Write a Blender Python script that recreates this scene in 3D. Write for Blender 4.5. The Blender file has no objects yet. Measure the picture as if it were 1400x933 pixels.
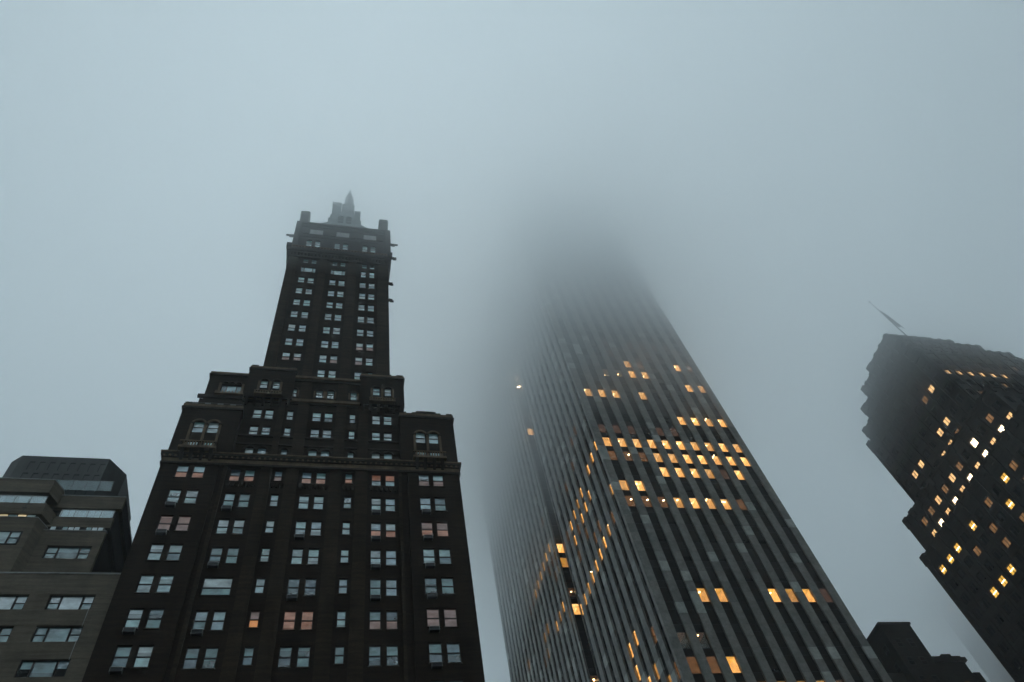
import bpy, math, random
from mathutils import Matrix, Vector
R = math.radians
random.seed(7)
sc = bpy.context.scene
C = sc.collection

# ------------------------------------------------------------------ camera
EL, RO, HD = R(56.562), R(-15.0805), R(23.099)
fw = Vector((math.sin(HD)*math.cos(EL), math.cos(HD)*math.cos(EL), math.sin(EL)))
r0 = Vector((math.cos(HD), -math.sin(HD), 0)); u0 = r0.cross(fw)
rt = math.cos(RO)*r0 + math.sin(RO)*u0; up = -math.sin(RO)*r0 + math.cos(RO)*u0
cam = bpy.data.cameras.new('camera'); co = bpy.data.objects.new('camera', cam); C.objects.link(co)
cam.sensor_width = 36; cam.lens = 1037.05/1400*36; cam.clip_end = 5000
m = Matrix.Identity(4)
for i in range(3):
    m[i][0] = rt[i]; m[i][1] = up[i]; m[i][2] = -fw[i]
m.translation = (0, 0, 1.6); co.matrix_world = m
sc.camera = co

# ------------------------------------------------------------------ sky, sun, exposure
SUN_EL, SUN_AZ = R(71), R(8)           # azimuth measured from +y towards +x
w = bpy.data.worlds.new('World'); sc.world = w; w.use_nodes = True
wn = w.node_tree; bg = wn.nodes['Background']
sky = wn.nodes.new('ShaderNodeTexSky'); sky.sky_type = 'NISHITA'; sky.sun_disc = False
sky.sun_elevation = SUN_EL; sky.sun_rotation = SUN_AZ
sky.air_density = 1.0; sky.dust_density = 6.0; sky.ozone_density = 1.0
hs = wn.nodes.new('ShaderNodeHueSaturation'); hs.inputs['Saturation'].default_value = 0.38
tint = wn.nodes.new('ShaderNodeMix'); tint.data_type = 'RGBA'; tint.blend_type = 'MULTIPLY'
tint.inputs['Factor'].default_value = 1.0; tint.inputs['B'].default_value = (0.81, .99, 1.05, 1)
wn.links.new(sky.outputs[0], hs.inputs['Color']); wn.links.new(hs.outputs[0], tint.inputs['A'])
wn.links.new(tint.outputs['Result'], bg.inputs['Color'])
bg.inputs['Strength'].default_value = 0.07
sl = bpy.data.lights.new('sun', 'SUN'); so = bpy.data.objects.new('sun', sl); C.objects.link(so)
sl.energy = 1.5; sl.angle = R(20); sl.color = (.97, 1, 1)
sd = Vector((math.sin(SUN_AZ)*math.cos(SUN_EL), math.cos(SUN_AZ)*math.cos(SUN_EL), math.sin(SUN_EL)))
so.rotation_euler = sd.to_track_quat('Z', 'Y').to_euler(); so.location = (0, 0, 400)
sc.view_settings.view_transform = 'Standard'; sc.view_settings.look = 'None'
sc.view_settings.exposure = 1.27; sc.view_settings.gamma = 1.0
sc.render.engine = 'CYCLES'
cy = sc.cycles
cy.use_denoising = True
cy.max_bounces = 16; cy.volume_bounces = 12; cy.diffuse_bounces = 2; cy.glossy_bounces = 3
cy.transparent_max_bounces = 8; cy.use_adaptive_sampling = False
cy.sample_clamp_indirect = 4.0

# ------------------------------------------------------------------ materials
def mat(name, col, rough=.8, spec=.3, metal=0, var=0., vscale=.6, emit=None, es=0, bump=0., bscale=8.):
    mt = bpy.data.materials.new(name); mt.use_nodes = True
    nt = mt.node_tree; b = nt.nodes['Principled BSDF']
    b.inputs['Base Color'].default_value = (*col, 1)
    b.inputs['Roughness'].default_value = rough; b.inputs['Metallic'].default_value = metal
    b.inputs['Specular IOR Level'].default_value = spec
    if emit:
        b.inputs['Emission Color'].default_value = (*emit, 1); b.inputs['Emission Strength'].default_value = es
    if var or bump:
        g = nt.nodes.new('ShaderNodeNewGeometry')
    if var:
        n = nt.nodes.new('ShaderNodeTexNoise'); n.inputs['Scale'].default_value = vscale
        n.inputs['Detail'].default_value = 8; n.inputs['Roughness'].default_value = .65
        mp = nt.nodes.new('ShaderNodeMapping'); mp.inputs['Scale'].default_value = (1, 1, .35)
        nt.links.new(g.outputs['Position'], mp.inputs[0]); nt.links.new(mp.outputs[0], n.inputs[0])
        rp = nt.nodes.new('ShaderNodeMapRange'); rp.inputs['From Min'].default_value = .3; rp.inputs['From Max'].default_value = .7
        rp.inputs['To Min'].default_value = 1-var; rp.inputs['To Max'].default_value = 1+var
        nt.links.new(n.outputs['Fac'], rp.inputs['Value'])
        mx = nt.nodes.new('ShaderNodeVectorMath'); mx.operation = 'SCALE'; mx.inputs[0].default_value = col
        nt.links.new(rp.outputs[0], mx.inputs['Scale']); nt.links.new(mx.outputs[0], b.inputs['Base Color'])
    if bump:
        n2 = nt.nodes.new('ShaderNodeTexNoise'); n2.inputs['Scale'].default_value = bscale; n2.inputs['Detail'].default_value = 6
        nt.links.new(g.outputs['Position'], n2.inputs[0])
        bp = nt.nodes.new('ShaderNodeBump'); bp.inputs['Strength'].default_value = bump; bp.inputs['Distance'].default_value = .03
        nt.links.new(n2.outputs['Fac'], bp.inputs['Height']); nt.links.new(bp.outputs[0], b.inputs['Normal'])
    return mt

def brickmat(name, c1, c2, mortar, course=.075, length=.24, stain=.35):
    mt = bpy.data.materials.new(name); mt.use_nodes = True
    nt = mt.node_tree; N = nt.nodes; L = nt.links; b = N['Principled BSDF']
    b.inputs['Roughness'].default_value = .9; b.inputs['Specular IOR Level'].default_value = .2
    g = N.new('ShaderNodeNewGeometry'); s = N.new('ShaderNodeSeparateXYZ'); L.new(g.outputs['Position'], s.inputs[0])
    a = N.new('ShaderNodeMath'); L.new(s.outputs[0], a.inputs[0]); L.new(s.outputs[1], a.inputs[1])
    cb = N.new('ShaderNodeCombineXYZ'); L.new(a.outputs[0], cb.inputs[0]); L.new(s.outputs[2], cb.inputs[1])
    bt = N.new('ShaderNodeTexBrick'); L.new(cb.outputs[0], bt.inputs['Vector'])
    bt.inputs['Scale'].default_value = 1; bt.inputs['Brick Width'].default_value = length; bt.inputs['Row Height'].default_value = course
    bt.inputs['Mortar Size'].default_value = .008; bt.inputs['Color1'].default_value = (*c1, 1)
    bt.inputs['Color2'].default_value = (*c2, 1); bt.inputs['Mortar'].default_value = (*mortar, 1)
    n = N.new('ShaderNodeTexNoise'); n.inputs['Scale'].default_value = .45; n.inputs['Detail'].default_value = 9; n.inputs['Roughness'].default_value = .65
    mp = N.new('ShaderNodeMapping'); mp.inputs['Scale'].default_value = (1, 1, .4)
    L.new(g.outputs['Position'], mp.inputs[0]); L.new(mp.outputs[0], n.inputs[0])
    # courses of slightly different batches, a soft horizontal banding
    n3 = N.new('ShaderNodeTexNoise'); n3.inputs['Scale'].default_value = 1.0; n3.inputs['Detail'].default_value = 5
    mp3 = N.new('ShaderNodeMapping'); mp3.inputs['Scale'].default_value = (.25, .25, 3.2)
    L.new(g.outputs['Position'], mp3.inputs[0]); L.new(mp3.outputs[0], n3.inputs[0])
    ad = N.new('ShaderNodeMath'); L.new(n.outputs['Fac'], ad.inputs[0]); L.new(n3.outputs['Fac'], ad.inputs[1])
    rp = N.new('ShaderNodeMapRange'); rp.inputs['From Min'].default_value = .7; rp.inputs['From Max'].default_value = 1.3
    rp.inputs['To Min'].default_value = 1-stain; rp.inputs['To Max'].default_value = 1+stain; L.new(ad.outputs[0], rp.inputs['Value'])
    vm = N.new('ShaderNodeVectorMath'); vm.operation = 'SCALE'; L.new(bt.outputs['Color'], vm.inputs[0]); L.new(rp.outputs[0], vm.inputs['Scale'])
    L.new(vm.outputs[0], b.inputs['Base Color'])
    return mt

def panemat(name, cols, coat_ior=3.7, rough=.04, emit=None, es=0):
    """window pane: its colour (blind, curtain, dark room, some painted-in reflection) varies per pane, a glossy glass coat on top"""
    mt = bpy.data.materials.new(name); mt.use_nodes = True
    nt = mt.node_tree; N = nt.nodes; L = nt.links; b = N['Principled BSDF']
    oi = N.new('ShaderNodeObjectInfo')
    rp = N.new('ShaderNodeValToRGB'); rp.color_ramp.interpolation = 'CONSTANT'
    el = rp.color_ramp.elements
    el[0].position = 0; el[0].color = (*cols[0], 1); el[1].position = 1/len(cols); el[1].color = (*cols[1 % len(cols)], 1)
    for i in range(2, len(cols)):
        e = el.new(i/len(cols)); e.color = (*cols[i], 1)
    L.new(oi.outputs['Random'], rp.inputs[0])
    # faint folds of the blind or curtain behind the glass
    g = N.new('ShaderNodeNewGeometry'); n = N.new('ShaderNodeTexNoise'); n.inputs['Scale'].default_value = 1.3; n.inputs['Detail'].default_value = 3
    mp = N.new('ShaderNodeMapping'); mp.inputs['Scale'].default_value = (.7, .7, 1.2)
    L.new(g.outputs['Position'], mp.inputs[0]); L.new(mp.outputs[0], n.inputs[0])
    mr = N.new('ShaderNodeMapRange'); mr.inputs['From Min'].default_value = .3; mr.inputs['From Max'].default_value = .7
    mr.inputs['To Min'].default_value = .6; mr.inputs['To Max'].default_value = 1.3; L.new(n.outputs['Fac'], mr.inputs['Value'])
    vm = N.new('ShaderNodeVectorMath'); vm.operation = 'SCALE'; L.new(rp.outputs[0], vm.inputs[0]); L.new(mr.outputs[0], vm.inputs['Scale'])
    tc = N.new('ShaderNodeTexCoord'); sx_ = N.new('ShaderNodeSeparateXYZ'); L.new(tc.outputs['Object'], sx_.inputs[0])
    fr = N.new('ShaderNodeMath'); fr.operation = 'MULTIPLY'; L.new(oi.outputs['Random'], fr.inputs[0]); fr.inputs[1].default_value = 37.7
    fc = N.new('ShaderNodeMath'); fc.operation = 'FRACT'; L.new(fr.outputs[0], fc.inputs[0])
    sb = N.new('ShaderNodeMath'); sb.operation = 'MULTIPLY_ADD'; L.new(fc.outputs[0], sb.inputs[0]); sb.inputs[1].default_value = 2.2; sb.inputs[2].default_value = -1.2
    gt = N.new('ShaderNodeMath'); gt.operation = 'GREATER_THAN'; L.new(sx_.outputs[2], gt.inputs[0]); L.new(sb.outputs[0], gt.inputs[1])
    bm = N.new('ShaderNodeMapRange'); bm.inputs['To Min'].default_value = .42; bm.inputs['To Max'].default_value = 1.0; L.new(gt.outputs[0], bm.inputs['Value'])
    vb = N.new('ShaderNodeVectorMath'); vb.operation = 'SCALE'; L.new(vm.outputs[0], vb.inputs[0]); L.new(bm.outputs[0], vb.inputs['Scale'])
    L.new(vb.outputs[0], b.inputs['Base Color'])
    b.inputs['Roughness'].default_value = .6; b.inputs['Specular IOR Level'].default_value = 0
    b.inputs['Coat Weight'].default_value = 1; b.inputs['Coat Tint'].default_value = (1, 1, 1, 1); b.inputs['Coat IOR'].default_value = coat_ior; b.inputs['Coat Roughness'].default_value = rough
    # old panes are never quite flat
    n2 = N.new('ShaderNodeTexNoise'); n2.inputs['Scale'].default_value = .9; L.new(g.outputs['Position'], n2.inputs[0])
    bp = N.new('ShaderNodeBump'); bp.inputs['Strength'].default_value = .12; bp.inputs['Distance'].default_value = .05
    L.new(n2.outputs['Fac'], bp.inputs['Height']); L.new(bp.outputs[0], b.inputs['Coat Normal'])
    if emit:
        em = N.new('ShaderNodeVectorMath'); em.operation = 'SCALE'; em.inputs[0].default_value = emit
        L.new(mr.outputs[0], em.inputs['Scale']); L.new(em.outputs[0], b.inputs['Emission Color'])
        b.inputs['Emission Strength'].default_value = es
    return mt

def clearglass(name, tint=(1, 1, 1), refl=.12):
    mt = bpy.data.materials.new(name); mt.use_nodes = True
    nt = mt.node_tree; N = nt.nodes; L = nt.links; N.remove(N['Principled BSDF'])
    t = N.new('ShaderNodeBsdfTransparent'); t.inputs[0].default_value = (*tint, 1)
    gl = N.new('ShaderNodeBsdfGlossy'); gl.inputs['Roughness'].default_value = .03; gl.inputs[0].default_value = (.9, .95, .95, 1)
    mx = N.new('ShaderNodeMixShader'); mx.inputs[0].default_value = refl
    L.new(t.outputs[0], mx.inputs[1]); L.new(gl.outputs[0], mx.inputs[2]); L.new(mx.outputs[0], N['Material Output'].inputs[0])
    return mt

def marblemat(name, base, pitch_z=2.0, pitch_h=3.028):
    """stone cladding: each slab its own shade, found from its place on the tower, and fine veining"""
    mt = bpy.data.materials.new(name); mt.use_nodes = True
    nt = mt.node_tree; N = nt.nodes; L = nt.links; b = N['Principled BSDF']
    b.inputs['Roughness'].default_value = .45; b.inputs['Specular IOR Level'].default_value = .4
    g = N.new('ShaderNodeNewGeometry'); s = N.new('ShaderNodeSeparateXYZ'); L.new(g.outputs['Position'], s.inputs[0])
    def fl(src, k, off):
        a = N.new('ShaderNodeMath'); a.operation = 'ADD'; L.new(src, a.inputs[0]); a.inputs[1].default_value = off
        d = N.new('ShaderNodeMath'); d.operation = 'DIVIDE'; L.new(a.outputs[0], d.inputs[0]); d.inputs[1].default_value = k
        f = N.new('ShaderNodeMath'); f.operation = 'FLOOR'; L.new(d.outputs[0], f.inputs[0]); return f.outputs[0]
    cb = N.new('ShaderNodeCombineXYZ')
    L.new(fl(s.outputs[0], pitch_h, -47.5), cb.inputs[0]); L.new(fl(s.outputs[1], pitch_h, -87.0), cb.inputs[1]); L.new(fl(s.outputs[2], pitch_z, 0), cb.inputs[2])
    wn_ = N.new('ShaderNodeTexWhiteNoise'); L.new(cb.outputs[0], wn_.inputs[0])
    rp = N.new('ShaderNodeValToRGB'); e = rp.color_ramp.elements
    e[0].position = 0; e[0].color = (.80, .82, .80, 1); e[1].position = .78; e[1].color = (1.08, 1.05, 1.0, 1)
    x = e.new(.90); x.color = (1.12, 1.10, 1.06, 1); x = e.new(.93); x.color = (1.75, 1.82, 1.80, 1); x = e.new(1.0); x.color = (2.1, 2.2, 2.2, 1)
    L.new(wn_.outputs['Value'], rp.inputs[0])
    n = N.new('ShaderNodeTexNoise'); n.inputs['Scale'].default_value = 1.1; n.inputs['Detail'].default_value = 10; n.inputs['Roughness'].default_value = .7
    L.new(g.outputs['Position'], n.inputs[0])
    mr = N.new('ShaderNodeMapRange'); mr.inputs['From Min'].default_value = .3; mr.inputs['From Max'].default_value = .7
    mr.inputs['To Min'].default_value = .62; mr.inputs['To Max'].default_value = 1.3; L.new(n.outputs['Fac'], mr.inputs['Value'])
    v1 = N.new('ShaderNodeVectorMath'); v1.operation = 'SCALE'; L.new(rp.outputs[0], v1.inputs[0]); L.new(mr.outputs[0], v1.inputs['Scale'])
    v2 = N.new('ShaderNodeVectorMath'); v2.operation = 'MULTIPLY'; L.new(v1.outputs[0], v2.inputs[0]); v2.inputs[1].default_value = base
    L.new(v2.outputs[0], b.inputs['Base Color'])
    return mt

M = {}
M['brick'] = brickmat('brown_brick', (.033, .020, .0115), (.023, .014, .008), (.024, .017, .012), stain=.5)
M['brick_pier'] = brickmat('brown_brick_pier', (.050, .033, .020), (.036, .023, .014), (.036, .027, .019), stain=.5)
M['stone'] = mat('ochre_terracotta', (.15, .105, .062), .8, .3, var=.45, vscale=.9, bump=.5)
M['stone_dark'] = mat('sooty_stone', (.045, .035, .026), .85, .25, var=.45, vscale=1.2, bump=.5)
M['pale_stone'] = mat('pale_stone_panel', (.55, .55, .53), .7, .3, var=.2, vscale=1.5)
M['frame'] = mat('dark_painted_frame', (.012, .014, .014), .5, .4)
M['metal'] = mat('dark_metal', (.03, .032, .033), .5, .5, var=.3)
M['alu'] = mat('pale_metal_edge', (.16, .165, .165), .45, .4, var=.2, vscale=4)
M['roof'] = mat('weathered_copper_roof', (.22, .26, .25), .7, .3, var=.35, vscale=.8, bump=.4)  # copper patina, base raised paler to stand in for fog
M['dark_panel'] = mat('shade_panel', (.01, .01, .01), .9, .1)  # flat dark colour standing in for the shade inside an opening
M['pane'] = panemat('window_pane', [(.44, .72, .72), (.62, .80, .80), (.34, .62, .66), (.46, .78, .74), (.36, .56, .66), (.50, .80, .84), (.40, .76, .72), (.26, .42, .48), (.70, .82, .78)])  # teal of the reflected sky put into the blind and curtain colours
M['pane_low'] = panemat('window_pane_dimmed', [(.15, .29, .30), (.18, .38, .37), (.12, .23, .27), (.20, .42, .41), (.13, .30, .29), (.09, .15, .19)], coat_ior=2.7)  # darker copy of the pane, dimmer reflections put into its colour
M['pane_warm'] = panemat('window_pane_warm', [(.45, .30, .22), (.50, .33, .26), (.42, .30, .24)], coat_ior=1.9, emit=(1, .42, .24), es=.06)
M['pane_mauve'] = panemat('window_pane_mauve', [(.36, .29, .28), (.40, .31, .28), (.33, .29, .29)], coat_ior=1.9, emit=(1, .55, .42), es=.03)
M['pane_amber'] = panemat('window_pane_amber', [(.5, .25, .1), (.5, .25, .1)], coat_ior=1.9, emit=(1, .38, .10), es=.2)
M['apt_pane'] = panemat('apartment_pane', [(.28, .46, .46), (.22, .40, .41), (.34, .52, .52)], coat_ior=3.0)
M['apt_pane_bright'] = panemat('apartment_pane_bright', [(.78, .92, .93), (.72, .88, .90)], coat_ior=4.5)  # bright sky reflection put into the pale base colour
M['apt_brick'] = brickmat('grey_brown_brick', (.195, .158, .116), (.165, .133, .098), (.16, .14, .108), stain=.3)
M['apt_shade'] = brickmat('shaded_grey_brown_brick', (.055, .05, .042), (.045, .04, .034), (.05, .045, .04), stain=.25)  # darker copy of the brick, shade of side faces and recesses painted in
M['coping'] = mat('pale_coping', (.34, .34, .32), .6, .3, var=.25, vscale=2)
M['rail_glass'] = clearglass('balcony_glass', (.75, .85, .88), .42)
M['screen_glass'] = clearglass('screen_glass', (.62, .72, .74), .16)
M['mech'] = mat('grey_metal_cladding', (.085, .088, .085), .6, .4, var=.2, vscale=.7)
M['marble'] = marblemat('grey_marble_slabs', (.215, .207, .190))
M['spandrel'] = mat('dark_bronze_spandrel', (.010, .009, .008), .7, .1, var=.3, vscale=.8)
M['gm_pane'] = panemat('bronze_glass', [(.012, .010, .008), (.017, .013, .010), (.008, .008, .007), (.014, .010, .008)], coat_ior=1.16, rough=.08)
M['gm_dim'] = panemat('dim_lit_bronze_glass', [(.04, .025, .015), (.05, .03, .02)], coat_ior=1.28, rough=.08, emit=(1, .45, .16), es=.05)
M['gm_faint'] = panemat('faint_lit_bronze_glass', [(.04, .025, .02), (.05, .03, .02)], coat_ior=1.28, rough=.08, emit=(1, .50, .30), es=.022)
M['gm_clear'] = clearglass('tinted_clear_glass', (1, .93, .80), .05)
def roommat(name, col, es, sc_=1.6):  # room light put into the surface as glow, though it is no lamp
    mt = bpy.data.materials.new(name); mt.use_nodes = True
    nt = mt.node_tree; N = nt.nodes; L = nt.links; b = N['Principled BSDF']
    b.inputs['Base Color'].default_value = (.3, .22, .12, 1)
    g = N.new('ShaderNodeNewGeometry'); n = N.new('ShaderNodeTexNoise'); n.inputs['Scale'].default_value = sc_; n.inputs['Detail'].default_value = 3
    L.new(g.outputs['Position'], n.inputs[0])
    oi = N.new('ShaderNodeObjectInfo')
    m1 = N.new('ShaderNodeMapRange'); m1.inputs['From Min'].default_value = .3; m1.inputs['From Max'].default_value = .7
    m1.inputs['To Min'].default_value = .35; m1.inputs['To Max'].default_value = 1.45; L.new(n.outputs['Fac'], m1.inputs['Value'])
    m2 = N.new('ShaderNodeMapRange'); m2.inputs['To Min'].default_value = .45; m2.inputs['To Max'].default_value = 1.35; L.new(oi.outputs['Random'], m2.inputs['Value'])
    mu = N.new('ShaderNodeMath'); mu.operation = 'MULTIPLY'; L.new(m1.outputs[0], mu.inputs[0]); L.new(m2.outputs[0], mu.inputs[1])
    m3 = N.new('ShaderNodeMath'); m3.operation = 'MULTIPLY'; L.new(mu.outputs[0], m3.inputs[0]); m3.inputs[1].default_value = es
    b.inputs['Emission Color'].default_value = (*col, 1); L.new(m3.outputs[0], b.inputs['Emission Strength'])
    return mt
M['room'] = roommat('lit_office_ceiling', (1, .66, .31), .60)
M['room_back'] = roommat('lit_office_wall', (1, .54, .18), .36)
M['room_y'] = roommat('lit_office_ceiling_yellow', (1, .58, .08), .36)
M['lamp'] = mat('ceiling_lamp', (1, 1, 1), emit=(1, .74, .42), es=3.5)
M['lamp_hot'] = mat('bright_window_lamp', (1, 1, 1), emit=(1, .80, .55), es=9)
M['beacon'] = mat('work_light', (1, 1, 1), emit=(1, .80, .55), es=80)
M['deco_brick'] = brickmat('dark_grey_brick', (.045, .040, .034), (.035, .032, .028), (.04, .036, .033), stain=.3)
M['deco_pane'] = panemat('dark_pane', [(.02, .02, .02), (.03, .03, .032), (.015, .017, .018)], coat_ior=1.3)
M['deco_lit'] = panemat('lit_pane', [(.4, .3, .15), (.4, .28, .12)], coat_ior=1.9, emit=(1, .58, .24), es=.55)
M['deco_gold'] = panemat('golden_lit_pane', [(.4, .3, .1), (.4, .28, .1)], coat_ior=1.9, emit=(1, .55, .09), es=.45)
M['deco_dim'] = panemat('dim_lit_pane', [(.2, .14, .08), (.2, .14, .08)], coat_ior=1.9, emit=(1, .50, .20), es=.10)
M['deco_hot'] = panemat('brightly_lit_pane', [(.4, .3, .2), (.4, .3, .2)], coat_ior=1.9, emit=(1, .74, .46), es=2.4)
M['apt_lit'] = panemat('softly_lit_pane', [(.5, .45, .3), (.5, .45, .3)], coat_ior=2.5, emit=(1, .78, .42), es=.22)
M['flag'] = mat('flag_cloth', (.12, .12, .13), .9, .1, var=.3)
M['asphalt'] = mat('asphalt', (.05, .05, .05), .85, .3, var=.3, vscale=.8, bump=.4)

for _m in M.values(): _m.cycles.emission_sampling = 'NONE'   # the glow reaches only its own surroundings; the sky lights the street
# ------------------------------------------------------------------ mesh helpers
class MB:
    def __init__(s): s.v = []; s.f = []; s.mi = []
    def quad(s, a, b, c, d, mi=0):
        n = len(s.v); s.v += [a, b, c, d]; s.f.append((n, n+1, n+2, n+3)); s.mi.append(mi)
    def poly(s, pts, mi=0):
        n = len(s.v); s.v += list(pts); s.f.append(tuple(range(n, n+len(pts)))); s.mi.append(mi)
    def box(s, x0, x1, y0, y1, z0, z1, mi=0):
        n = len(s.v)
        s.v += [(x0, y0, z0), (x1, y0, z0), (x1, y1, z0), (x0, y1, z0), (x0, y0, z1), (x1, y0, z1), (x1, y1, z1), (x0, y1, z1)]
        for q in ((0, 3, 2, 1), (4, 5, 6, 7), (0, 1, 5, 4), (1, 2, 6, 5), (2, 3, 7, 6), (3, 0, 4, 7)):
            s.f.append(tuple(n+i for i in q)); s.mi.append(mi)
    def frustum(s, x0, x1, y0, y1, z0, X0, X1, Y0, Y1, z1, mi=0):
        n = len(s.v)
        s.v += [(x0, y0, z0), (x1, y0, z0), (x1, y1, z0), (x0, y1, z0), (X0, Y0, z1), (X1, Y0, z1), (X1, Y1, z1), (X0, Y1, z1)]
        for q in ((0, 3, 2, 1), (4, 5, 6, 7), (0, 1, 5, 4), (1, 2, 6, 5), (2, 3, 7, 6), (3, 0, 4, 7)):
            s.f.append(tuple(n+i for i in q)); s.mi.append(mi)
    def prism(s, pts, z0, z1, mi=0):
        n = len(s.v); k = len(pts)
        s.v += [(x, y, z0) for x, y in pts] + [(x, y, z1) for x, y in pts]
        s.f.append(tuple(n+i for i in reversed(range(k)))); s.f.append(tuple(n+k+i for i in range(k))); s.mi += [mi, mi]
        for i in range(k):
            j = (i+1) % k; s.f.append((n+i, n+j, n+k+j, n+k+i)); s.mi.append(mi)
    def arc_band(s, cx, z, r0_, r1_, y0, y1, a0=0, a1=math.pi, k=10, mi=0):
        """half-ring in the xz plane, thick from y0 to y1"""
        for i in range(k):
            t0 = a0+(a1-a0)*i/k; t1 = a0+(a1-a0)*(i+1)/k
            P = lambda r, t, y: (cx+r*math.cos(t), y, z+r*math.sin(t))
            s.quad(P(r0_, t0, y0), P(r1_, t0, y0), P(r1_, t1, y0), P(r0_, t1, y0), mi)
            s.quad(P(r1_, t0, y0), P(r1_, t0, y1), P(r1_, t1, y1), P(r1_, t1, y0), mi)
            s.quad(P(r0_, t0, y0), P(r0_, t1, y0), P(r0_, t1, y1), P(r0_, t0, y1), mi)
    def arch_fill(s, x0, x1, z0, y, k=8, top=None, d=0, mi=0):
        """wall above a round arch of span x0..x1 springing at z0, up to top; d = reveal depth"""
        r = (x1-x0)/2; cx = (x0+x1)/2; top = top or z0+r
        for i in range(k):
            t0 = math.pi*i/k; t1 = math.pi*(i+1)/k
            a = (cx+r*math.cos(t0), z0+r*math.sin(t0)); b = (cx+r*math.cos(t1), z0+r*math.sin(t1))
            s.quad((a[0], y, a[1]), (a[0], y, top+.001), (b[0], y, top+.001), (b[0], y, b[1]), mi)
            if d: s.quad((a[0], y, a[1]), (b[0], y, b[1]), (b[0], y+d, b[1]), (a[0], y+d, a[1]), mi)
    def mesh(s, name, mats):
        me = bpy.data.meshes.new(name); me.from_pydata(s.v, [], s.f)
        for k in mats: me.materials.append(M[k] if isinstance(k, str) else k)
        if len(mats) > 1:
            for p, i in zip(me.polygons, s.mi): p.material_index = i
        me.update(); return me
    def obj(s, name, mats, parent=None, loc=(0, 0, 0)):
        if isinstance(mats, str): mats = [mats]
        return link(name, s.mesh(name, mats), parent, loc)
def link(name, me, parent=None, loc=(0, 0, 0), rz=0):
    o = bpy.data.objects.new(name, me); C.objects.link(o); o.location = loc
    if rz: o.rotation_euler.z = rz
    if parent: o.parent = parent
    return o
def thing(name, label, cat, loc=(0, 0, 0), group=None):
    o = bpy.data.objects.new(name, None); C.objects.link(o); o.location = loc
    o['label'] = label; o['category'] = cat
    if group: o['group'] = group
    return o

def skin(mb, a0, a1, z0, z1, p, holes, d=.3, axis='y', mi=0, mi_r=None, sgn=1):
    """wall sheet on plane y=p (axis 'y', along x) or x=p (axis 'x', along y) with rectangular holes (a0,a1,z0,z1)
    and reveals of depth d running into the building"""
    mi_r = mi if mi_r is None else mi_r
    P = (lambda a, z, e=0: (a, p+e*sgn, z)) if axis == 'y' else (lambda a, z, e=0: (p+e*sgn, a, z))
    A = sorted({a0, a1, *[h[0] for h in holes], *[h[1] for h in holes]}); Z = sorted({z0, z1, *[h[2] for h in holes], *[h[3] for h in holes]})
    A = [a for a in A if a0 <= a <= a1]; Z = [z for z in Z if z0 <= z <= z1]
    for j in range(len(Z)-1):
        zc = (Z[j]+Z[j+1])/2; run = None
        for i in range(len(A)-1):
            ac = (A[i]+A[i+1])/2
            solid = not any(h[0] < ac < h[1] and h[2] < zc < h[3] for h in holes)
            if solid and run is None: run = A[i]
            if run is not None and (not solid or i == len(A)-2):
                e = A[i+1] if solid else A[i]
                mb.quad(P(run, Z[j]), P(e, Z[j]), P(e, Z[j+1]), P(run, Z[j+1]), mi); run = None
    for b0, b1, c0, c1 in holes:
        mb.quad(P(b0, c0), P(b0, c1), P(b0, c1, d), P(b0, c0, d), mi_r); mb.quad(P(b1, c0), P(b1, c0, d), P(b1, c1, d), P(b1, c1), mi_r)
        mb.quad(P(b0, c1), P(b1, c1), P(b1, c1, d), P(b0, c1, d), mi_r); mb.quad(P(b0, c0), P(b0, c0, d), P(b1, c0, d), P(b1, c0), mi_r)

# ------------------------------------------------------------------ double-hung windows, shared meshes
_cache = {}
def sash_frame(wd, ht, rails=(.5,), mull=(), arch=False):
    k = ('f', round(wd, 2), round(ht, 2), rails, mull, arch)
    if k not in _cache:
        b = MB(); t = .07; h = wd/2
        b.box(-h, -h+t, 0, .09, 0, ht); b.box(h-t, h, 0, .09, 0, ht)
        b.box(-h+t, h-t, 0, .09, 0, t); b.box(-h+t, h-t, 0, .09, ht-t, ht)
        for r in rails: b.box(-h+t, h-t, .015, .085, ht*r-.065, ht*r+.065)
        for q in mull: b.box(-h+wd*q-.06, -h+wd*q+.06, .01, .08, t, ht-t)
        if arch:   # round head: corner pieces
            rr = wd/2
            for i in range(8):
                t0 = math.pi*i/8; t1 = math.pi*(i+1)/8
                b.quad((rr*math.cos(t0), -.004, ht-rr*.55+rr*.55*math.sin(t0)), (rr*math.cos(t0), -.004, ht), (rr*math.cos(t1), -.004, ht), (rr*math.cos(t1), -.004, ht-rr*.55+rr*.55*math.sin(t1)))
        _cache[k] = b.mesh('window', ['frame'])
    return _cache[k]
def pane_mesh(wd, ht, key):
    k = ('p', round(wd, 2), round(ht, 2), key)
    if k not in _cache:
        b = MB(); b.box(-wd/2, wd/2, 0, .02, 0, ht); _cache[k] = b.mesh('pane', [key])
    return _cache[k]
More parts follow.
